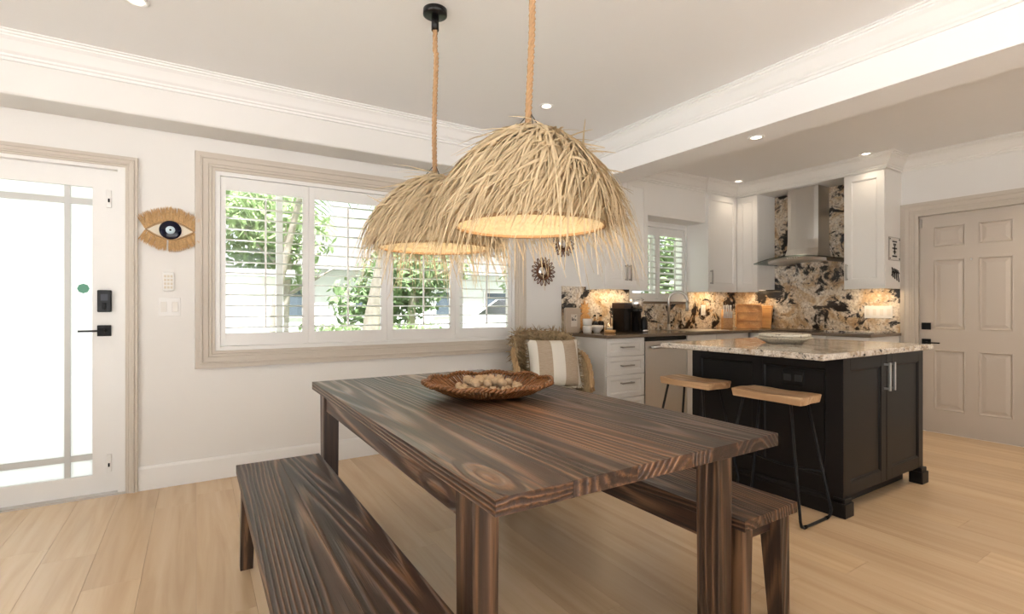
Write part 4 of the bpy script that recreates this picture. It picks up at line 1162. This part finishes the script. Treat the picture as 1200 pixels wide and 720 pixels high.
# coffee machine
t = thing('coffee_machine', 'black pod coffee machine with chrome head', 'coffee machine', (3.63, 3.62, CT))
MB().box(3.560, 3.655, 3.60, 3.77, CT + 0.012, CT + 0.285).build('water_tank', M['black_plastic'], t, bevel=0.008)
MB().box(3.558, 3.657, 3.595, 3.775, CT + 0.2355, CT + 0.295).build('tank_lid', paint('dark_brown_plastic', (0.05, 0.028, 0.02), 0.3), t, bevel=0.006)
MB().box(3.540, 3.735, 3.52, 3.78, CT, CT + 0.012).build('base_plate', M['black_plastic'], t, bevel=0.004)
hdm = (3.705, 3.585, CT)
MB().lathe([(0, 0.012), (0.048, 0.012), (0.05, 0.02), (0.05, 0.20), (0.062, 0.205), (0.064, 0.235), (0.0, 0.236)], hdm, 28).build('column', M['black_plastic'], t)
MB().lathe([(0, 0.236), (0.066, 0.236), (0.066, 0.315), (0.056, 0.327), (0.0, 0.33)], hdm, 28).build('head', M['chrome'], t)
MB().tube([(3.657, 3.585, CT + 0.29), (3.657, 3.53, CT + 0.325), (3.705, 3.515, CT + 0.337), (3.753, 3.53, CT + 0.325), (3.753, 3.585, CT + 0.29)], 0.006, 8).build('lever', M['chrome'], t)
MB().lathe([(0, 0.012), (0.034, 0.012), (0.036, 0.02), (0.036, 0.12), (0.028, 0.15), (0.02, 0.165), (0, 0.168)], (3.795, 3.565, CT - 0.012), 20).build('pod_holder', M['black_plastic'], t)
MB().lathe([(0.034, 0.0), (0.039, 0.0), (0.039, 0.025), (0.034, 0.025)], (3.795, 3.565, CT), 24).build('chrome_band', M['chrome'], t)
# tap and sink
t = thing('kitchen_tap', 'brushed steel gooseneck kitchen tap below the window', 'tap', (4.50, 3.86, CT))
fx_, fy_ = 4.50, 3.86
dx_, dy_ = 0.62, -0.78
MB().lathe([(0, 0), (0.026, 0), (0.026, 0.008), (0.02, 0.014), (0.018, 0.06), (0, 0.06)], (fx_, fy_, CT), 20).build('base', M['steel'], t)
P = [(fx_, fy_, CT + 0.05), (fx_, fy_, CT + 0.32)]
for i in range(1, 15):
    a = PI - i * PI * 1.05 / 14
    rr = 0.10
    P.append((fx_ + dx_ * (rr + rr * math.cos(a)), fy_ + dy_ * (rr + rr * math.cos(a)), CT + 0.32 + rr * math.sin(a)))
MB().tube(P, 0.015, 10).build('spout', M['steel'], t)
e = Vector(P[-1]); dd = (Vector(P[-1]) - Vector(P[-2])).normalized()
MB().cyl(e, e + dd * 0.10, 0.015, 0.018, 14).build('spray_head', M['steel'], t)
MB().cyl((fx_, fy_, CT + 0.09), (fx_ + 0.05, fy_, CT + 0.10), 0.006, n=8).build('handle', M['steel'], t)
tag(MB().lathe([(0, 0), (0.02, 0), (0.02, 0.01), (0.008, 0.015), (0.008, 0.06), (0, 0.06)], (4.34, 3.87, CT), 16).tube([(4.34, 3.87, CT + 0.055), (4.36, 3.84, CT + 0.062), (4.37, 3.82, CT + 0.055)], 0.006, 8).build('soap_dispenser', M['steel']), 'small steel soap dispenser left of the tap', 'soap dispenser')
tag(MB().box(4.32, 4.88, 3.36, 3.78, CT + 0.0002, CT + 0.004).box(4.335, 4.865, 3.375, 3.765, CT + 0.004, CT + 0.0045).build('kitchen_sink', M['steel'], bevel=0.002), 'stainless sink rim set in the taupe worktop', 'sink')
# knife block
t = thing('knife_block', 'bamboo knife block with white handled knives', 'knife block', (5.29, 3.68, CT), rz=-0.85); t['_w'] = (0, 0, 0)
MB().prism([(-0.10, 0), (0.06, 0), (0.06, 0.16), (-0.02, 0.23), (-0.10, 0.15)], -0.055, 0.055, lambda p, q, h: (h, p, q)).build('block', M['bamboo'], t, bevel=0.004, local=True)
MB().box(-0.05, 0.05, -0.13, -0.10, 0, 0.125).build('front_block', M['bamboo'], t, bevel=0.003, local=True)
for i in range(6):
    x = -0.042 + i * 0.0168
    kn = MB().box(x - 0.006, x + 0.006, -0.13, -0.112, 0.125, 0.20).build('knife_handle', M['ceramic'], t, bevel=0.003, local=True)
for i in range(4):
    x = -0.036 + i * 0.024
    kn = MB().box(x - 0.008, x + 0.008, -0.085, -0.06, 0.17, 0.275).build('knife_handle', M['ceramic'], t, bevel=0.005, local=True)
# tray and board against the corner
t = thing('bamboo_tray', 'rounded bamboo serving tray with three compartments', 'tray', (5.60, 3.60, CT), rz=-1.1); t['_w'] = (0, 0, 0)
def rrect(hx, z0, z1, r):
    o = []
    for cx_, cz_, a0 in ((hx - r, z0 + r, -PI / 2), (hx - r, z1 - r, 0), (-hx + r, z1 - r, PI / 2), (-hx + r, z0 + r, PI)):
        for i in range(6): o.append((cx_ + r * math.cos(a0 + i * PI / 10), cz_ + r * math.sin(a0 + i * PI / 10)))
    return o
lean = lambda p, q, h: (p, h + 0.12 * q, q)
MB().prism(rrect(0.145, 0, 0.29, 0.035), 0.0, 0.012, lean).build('panel', M['bamboo'], t, local=True)
MB().sweep(rrect(0.145, 0, 0.29, 0.035), [(0.0, 0.0), (0.0, -0.022), (0.014, -0.022), (0.014, 0.0)], lean, closed=True).build('rim', M['bamboo'], t, local=True)
for z in (0.097, 0.193): MB().box(-0.135, 0.135, z - 0.004, z + 0.004, -0.016, 0.0, lambda a, b, c: lean(a, b, c)).build('divider', M['bamboo'], t, local=True)
t = MB().box(5.715, 5.735, 3.40, 3.66, CT, CT + 0.27, lambda x, y, z: (x + (z - CT) * 0.18, y, z))
tag(t.build('cutting_board', M['bamboo'], bevel=0.004), 'plain bamboo cutting board leaning behind the tray', 'cutting board')
tag(MB().box(5.30, 5.66, 2.16, 2.60, CT, CT + 0.02).build('stone_board', M['granite'], bevel=0.004), 'offcut granite board lying at the worktop end', 'board')
# cooktop
t = thing('cooktop', 'black glass cooktop set in the worktop under the hood', 'cooktop', (5.5, 2.95, CT))
MB().box(5.25, 5.74, 2.65, 3.25, CT + 0.0002, CT + 0.006).build('glass_top', M['black_plastic'], t, bevel=0.002)
# bowl with plate on island
t = thing('terrazzo_bowl', 'shallow cream speckled bowl on the island', 'bowl', (3.40, 1.93, 0.92))
def speckle():
    t = NT('speckled_stoneware')
    n = t.noise(t.coord('Object'), 75, 2)
    return t.set(color=t.mix(t.ramp(n, [(0.62, 0.0), (0.66, 1.0)]), (0.74, 0.67, 0.55), (0.12, 0.08, 0.06)), rough=0.5)
SPK = speckle()
c = (3.40, 1.93, 0.92)
MB().lathe([(0, 0), (0.10, 0), (0.115, 0.006), (0.165, 0.032), (0.178, 0.04), (0.172, 0.043), (0.155, 0.036), (0.10, 0.013), (0, 0.012)], c, 40).build('body', SPK, t)
c2 = (3.405, 1.925, 0.92 + 0.0445)
tag(MB().lathe([(0, 0), (0.15, 0), (0.158, 0.004), (0.158, 0.018), (0.15, 0.02), (0.145, 0.014), (0, 0.012)], c2, 40).build('stone_plate', SPK), 'round speckled plate lying on the shallow bowl', 'plate')

# ------------------------------------------------------------------ outside
GZ = -0.15
M['lawn'] = paint('lawn', (0.16, 0.24, 0.07), 0.9, 0.5, 3)
M['leaf'] = translucent('tree_leaves', (0.34, 0.46, 0.20), 0.35, 3)
M['leaf2'] = translucent('dark_leaves', (0.22, 0.33, 0.14), 0.3, 3)
M['bark'] = paint('palm_bark', (0.42, 0.36, 0.30), 0.9, 0.35, 9)
M['stucco'] = paint('white_stucco', (0.80, 0.80, 0.78), 0.8, 0.04)
M['roof'] = paint('grey_roof', (0.33, 0.32, 0.31), 0.8, 0.2)
tag(MB().box(-40, 60, WY + WT + 0.01, 70, GZ - 0.2, GZ).build('ground_north', M['lawn']), 'green lawn outside the window', 'lawn', kind='structure')
tag(MB().box(-40, 60, -40, SOUTH - WT - 0.01, GZ - 0.2, GZ).build('ground_south', paint('pale_patio', (0.80, 0.78, 0.75), 0.8)), 'unseen patio paving made pale to bounce sun indoors', 'patio', kind='structure')  # unseen paving, whitened to bounce sunlight up to the ceiling
tag(MB().box(-40, WEST - WT - 0.01, SOUTH - WT - 0.005, WY + WT, GZ - 0.2, GZ).build('ground_west', paint('pale_terrace', (0.80, 0.78, 0.75), 0.8)), 'unseen terrace paving made pale to bounce daylight indoors', 'terrace', kind='structure')  # out of view, kept pale so sunlight bounces indoors
tag(MB().box(WX + WT + 0.01, 60, SOUTH - WT - 0.005, WY + WT, GZ - 0.2, GZ).build('ground_east', M['lawn']), 'unseen lawn added to block sky light from below', 'lawn', kind='structure')  # unseen ground added to stop sky light from below
tag(MB().box(-4.2, -0.05, WY + WT + 0.02, 11.2, GZ, GZ + 0.012).build('bounce_walkway', paint('pale_concrete', (0.72, 0.71, 0.69), 0.8)), 'unseen pale path added to brighten the front door glass', 'bounce_walkway', kind='structure')  # added out of view to bounce light into the frosted door
tag(MB().box(-40, 60, 14.2, 19, GZ, GZ + 0.01).build('street', paint('asphalt', (0.25, 0.25, 0.25), 0.9)), 'grey asphalt street beyond the lawn', 'street', kind='structure')
g = thing('garage', 'low white garage building seen through the first shutter', 'building', (-1.4, 12.5, GZ))
MB().box(-5.5, 1.55, 11.5, 13.8, GZ, 1.80).build('wall', M['stucco'], g)
MB().box(-5.7, 1.75, 11.3, 14.0, 1.80, 1.95).build('roof', M['roof'], g)
hs = thing('house', 'white neighbour house with grey roof and dark window', 'building', (6, 22, GZ))
MB().box(1.2, 13, 20, 25, GZ, 2.6).build('wall', M['stucco'], hs)
MB().prism([(0.6, 2.6), (13.6, 2.6), (11, 4.6), (3.2, 4.6)], 19.5, 25.5, lambda p, q, h: (p, h, q)).build('roof', M['roof'], hs)
for x in (2.2, 5.2, 8.6, 11):
    wo = MB().box(x, x + 1.3, 19.93, 19.99, 0.8, 1.9).build('window', M['white'], hs)
    MB().box(x + 0.08, x + 1.22, 19.91, 19.93, 0.88, 1.82).build('pane', paint('dark_pane', (0.08, 0.1, 0.12), 0.1), wo)
def blob_leaves(mb, c, rad, n, size, rnd):
    for _ in range(n):
        u = Vector((rnd.gauss(0, 1), rnd.gauss(0, 1), rnd.gauss(0, 1))).normalized() * (rnd.random() ** 0.4)
        p = Vector(c) + Vector((u.x * rad[0], u.y * rad[1], u.z * rad[2]))
        a = Vector((rnd.gauss(0, 1), rnd.gauss(0, 1), rnd.gauss(0, 1))).normalized(); b = a.orthogonal().normalized()
        s = size * rnd.uniform(0.6, 1.3)
        mb.add([p - a * s, p + b * s * 0.45, p + a * s, p - b * s * 0.45], [(0, 1, 2, 3)])
def tree(label, x, y, h, r, seed, mat, n=2600, size=0.16, low=0.35):
    rnd = random.Random(seed)
    t = thing('tree', label, 'tree', (x, y, GZ), 'leafy trees outside the window')
    tr = MB(); top = Vector((x + rnd.uniform(-0.3, 0.3), y, GZ + h * 0.75))
    tr.tube([(x, y, GZ), (x + 0.1, y, GZ + h * 0.35), top], [0.16, 0.12, 0.05], 8)
    for k in range(6):
        a = rnd.uniform(0, 6.28); s = Vector((x + 0.05, y, GZ + h * rnd.uniform(0.3, 0.6)))
        tr.tube([s, s + Vector((math.cos(a) * r * 0.7, math.sin(a) * r * 0.7, h * 0.18))], [0.06, 0.02], 6)
    tr.build('trunk', M['bark'], t)
    lf = MB()
    for k in range(9):
        a = rnd.uniform(0, 6.28); q = rnd.uniform(0.2, 0.7) * r
        blob_leaves(lf, (x + q * math.cos(a), y + q * math.sin(a), GZ + h * rnd.uniform(low + 0.1, 0.92)), (r * 0.55, r * 0.55, h * 0.16), n // 9, size, rnd)
    tag(lf.build('crown', mat, t, fix=False), kind='stuff')
tree('broad pale green tree behind the garage', -2.9, 16.6, 5.2, 2.6, 1, M['leaf'])
tree('leafy green tree between garage and house', 2.0, 15.2, 5.0, 2.0, 2, M['leaf'])
tree('dense dark green tree in front of the house', 5.4, 14.4, 4.6, 2.2, 3, M['leaf2'], low=0.15)
tree('round green tree beside the parked car', 10.4, 13.6, 5.5, 2.4, 4, M['leaf'], low=0.2)
tree('bushy green tree outside the kitchen window', 13.4, 11.6, 4.6, 1.8, 5, M['leaf'], low=0.2)
tree('far green tree behind the neighbour house roof', 14.5, 29.5, 7.5, 3.4, 6, M['leaf2'], size=0.22)
tree('tall green tree at the edge of the lawn', -8.2, 19, 7.0, 3.0, 8, M['leaf'], size=0.2)
def palm(label, P, r0, r1, seed, nf=16):
    rnd = random.Random(seed)
    t = thing('palm_tree', label, 'palm', P[0], 'palms on the lawn')
    k = len(P); path = []; rs = []
    n = 40
    for i in range(n + 1):
        q = i / n * (k - 1); a = min(int(q), k - 2); f_ = q - a
        path.append(Vector(P[a]).lerp(Vector(P[a + 1]), f_)); rs.append((r0 + (r1 - r0) * i / n) * (1 + 0.05 * (i % 2)))
    MB().tube(path, rs, 12).build('trunk', M['bark'], t)
    fr = MB(); top = path[-1]
    for k in range(nf):
        a = 2 * PI * k / nf + rnd.uniform(-0.2, 0.2); el = rnd.uniform(-0.2, 1.1)
        d = Vector((math.cos(a) * math.cos(el), math.sin(a) * math.cos(el), math.sin(el))); p = top.copy(); pp_ = [p.copy()]
        for i in range(10):
            p = p + d * 0.2; d = (d + Vector((0, 0, -0.16))).normalized(); pp_.append(p.copy())
        fr.tube(pp_, 0.012, 4)
        for i in range(2, 11):
            for s in (-1, 1):
                for e in (0, 0.5):
                    b = pp_[i] if e == 0 or i == 10 else (pp_[i] + pp_[i - 1]) / 2
                    sd = d.cross(Vector((0, 0, 1))).normalized() * s
                    tip = b + sd * 0.4 + d * 0.2 + Vector((0, 0, -0.15))
                    fr.ribbon([b, (b + tip) / 2 + Vector((0, 0, 0.04)), tip], 0.04, d)
    tag(fr.build('fronds', M['leaf'], t, fix=False), kind='stuff')
palm('slender leaning palm close to the garage corner', [(0.95, 8.6, GZ), (1.05, 8.7, 1.2), (1.35, 8.8, 2.6), (1.7, 8.9, 4.0)], 0.06, 0.045, 1)
palm('thick pale palm trunk leaning across the second shutter', [(2.05, 7.4, GZ), (2.2, 7.4, 1.0), (2.45, 7.4, 2.2), (2.7, 7.4, 4.2)], 0.125, 0.10, 2)
def hedge(label, x0, x1, y, h, seed):
    rnd = random.Random(seed); mb = MB()
    for k in range(1500):
        p = Vector((rnd.uniform(x0, x1), y + rnd.uniform(-0.35, 0.35), GZ + rnd.uniform(0, h)))
        a = Vector((rnd.gauss(0, 1), rnd.gauss(0, 1), rnd.gauss(0, 1))).normalized(); b = a.orthogonal().normalized(); s = rnd.uniform(0.05, 0.11)
        mb.add([p - a * s, p + b * s * 0.5, p + a * s, p - b * s * 0.5], [(0, 1, 2, 3)])
    tag(mb.build('hedge', M['leaf'], fix=False), label, 'hedge', 'hedges in the garden')
hedge('clipped low hedge beside the leaning palms', 1.7, 4.8, 10.6, 0.95, 3)
hedge('clipped low hedge under the kitchen window view', 7.0, 10.5, 7.0, 1.1, 4)
# parked car
cr_ = thing('car', 'white parked car beyond the fourth shutter panel', 'car', (7.2, 11.0, GZ + 0.01))
prof = [(5.1, 0.30), (5.05, 0.62), (5.3, 0.82), (6.2, 0.95), (6.85, 1.38), (8.1, 1.42), (8.8, 1.05), (9.25, 0.98), (9.3, 0.35), (9.0, 0.22), (5.3, 0.22)]
MB().prism(prof, 10.1, 11.8, lambda p, q, h: (p, h, q)).build('body', paint('white_car_paint', (0.8, 0.8, 0.8), 0.15), cr_, bevel=0.06, seg=3)
for a in (10.085,):
    MB().prism([(6.45, 0.98), (6.95, 1.32), (7.45, 1.35), (7.45, 0.98)], a, a + 0.02, lambda p, q, h: (p, h, q)).build('side_window', M['black_plastic'], cr_)
    MB().prism([(7.55, 0.98), (7.55, 1.35), (8.05, 1.36), (8.5, 1.02)], a, a + 0.02, lambda p, q, h: (p, h, q)).build('side_window', M['black_plastic'], cr_)
MB().add([(6.24, 10.25, 0.985), (6.24, 11.65, 0.985), (6.80, 11.55, 1.375), (6.80, 10.35, 1.375)], [(0, 1, 2, 3)]).build('windscreen', M['black_plastic'], cr_)
for x in (5.95, 8.5):
    for y in (10.12, 11.62):
        wh = MB().cyl((x, y - 0.05, GZ + 0.33), (x, y + 0.15, GZ + 0.33), 0.32, n=24).build('wheel', M['black_plastic'], cr_)
        MB().cyl((x, y - 0.07, GZ + 0.33), (x, y - 0.04, GZ + 0.33), 0.2, n=16).build('hubcap', M['steel'], wh)

for o in bpy.data.objects:
    if '_w' in o: del o['_w']
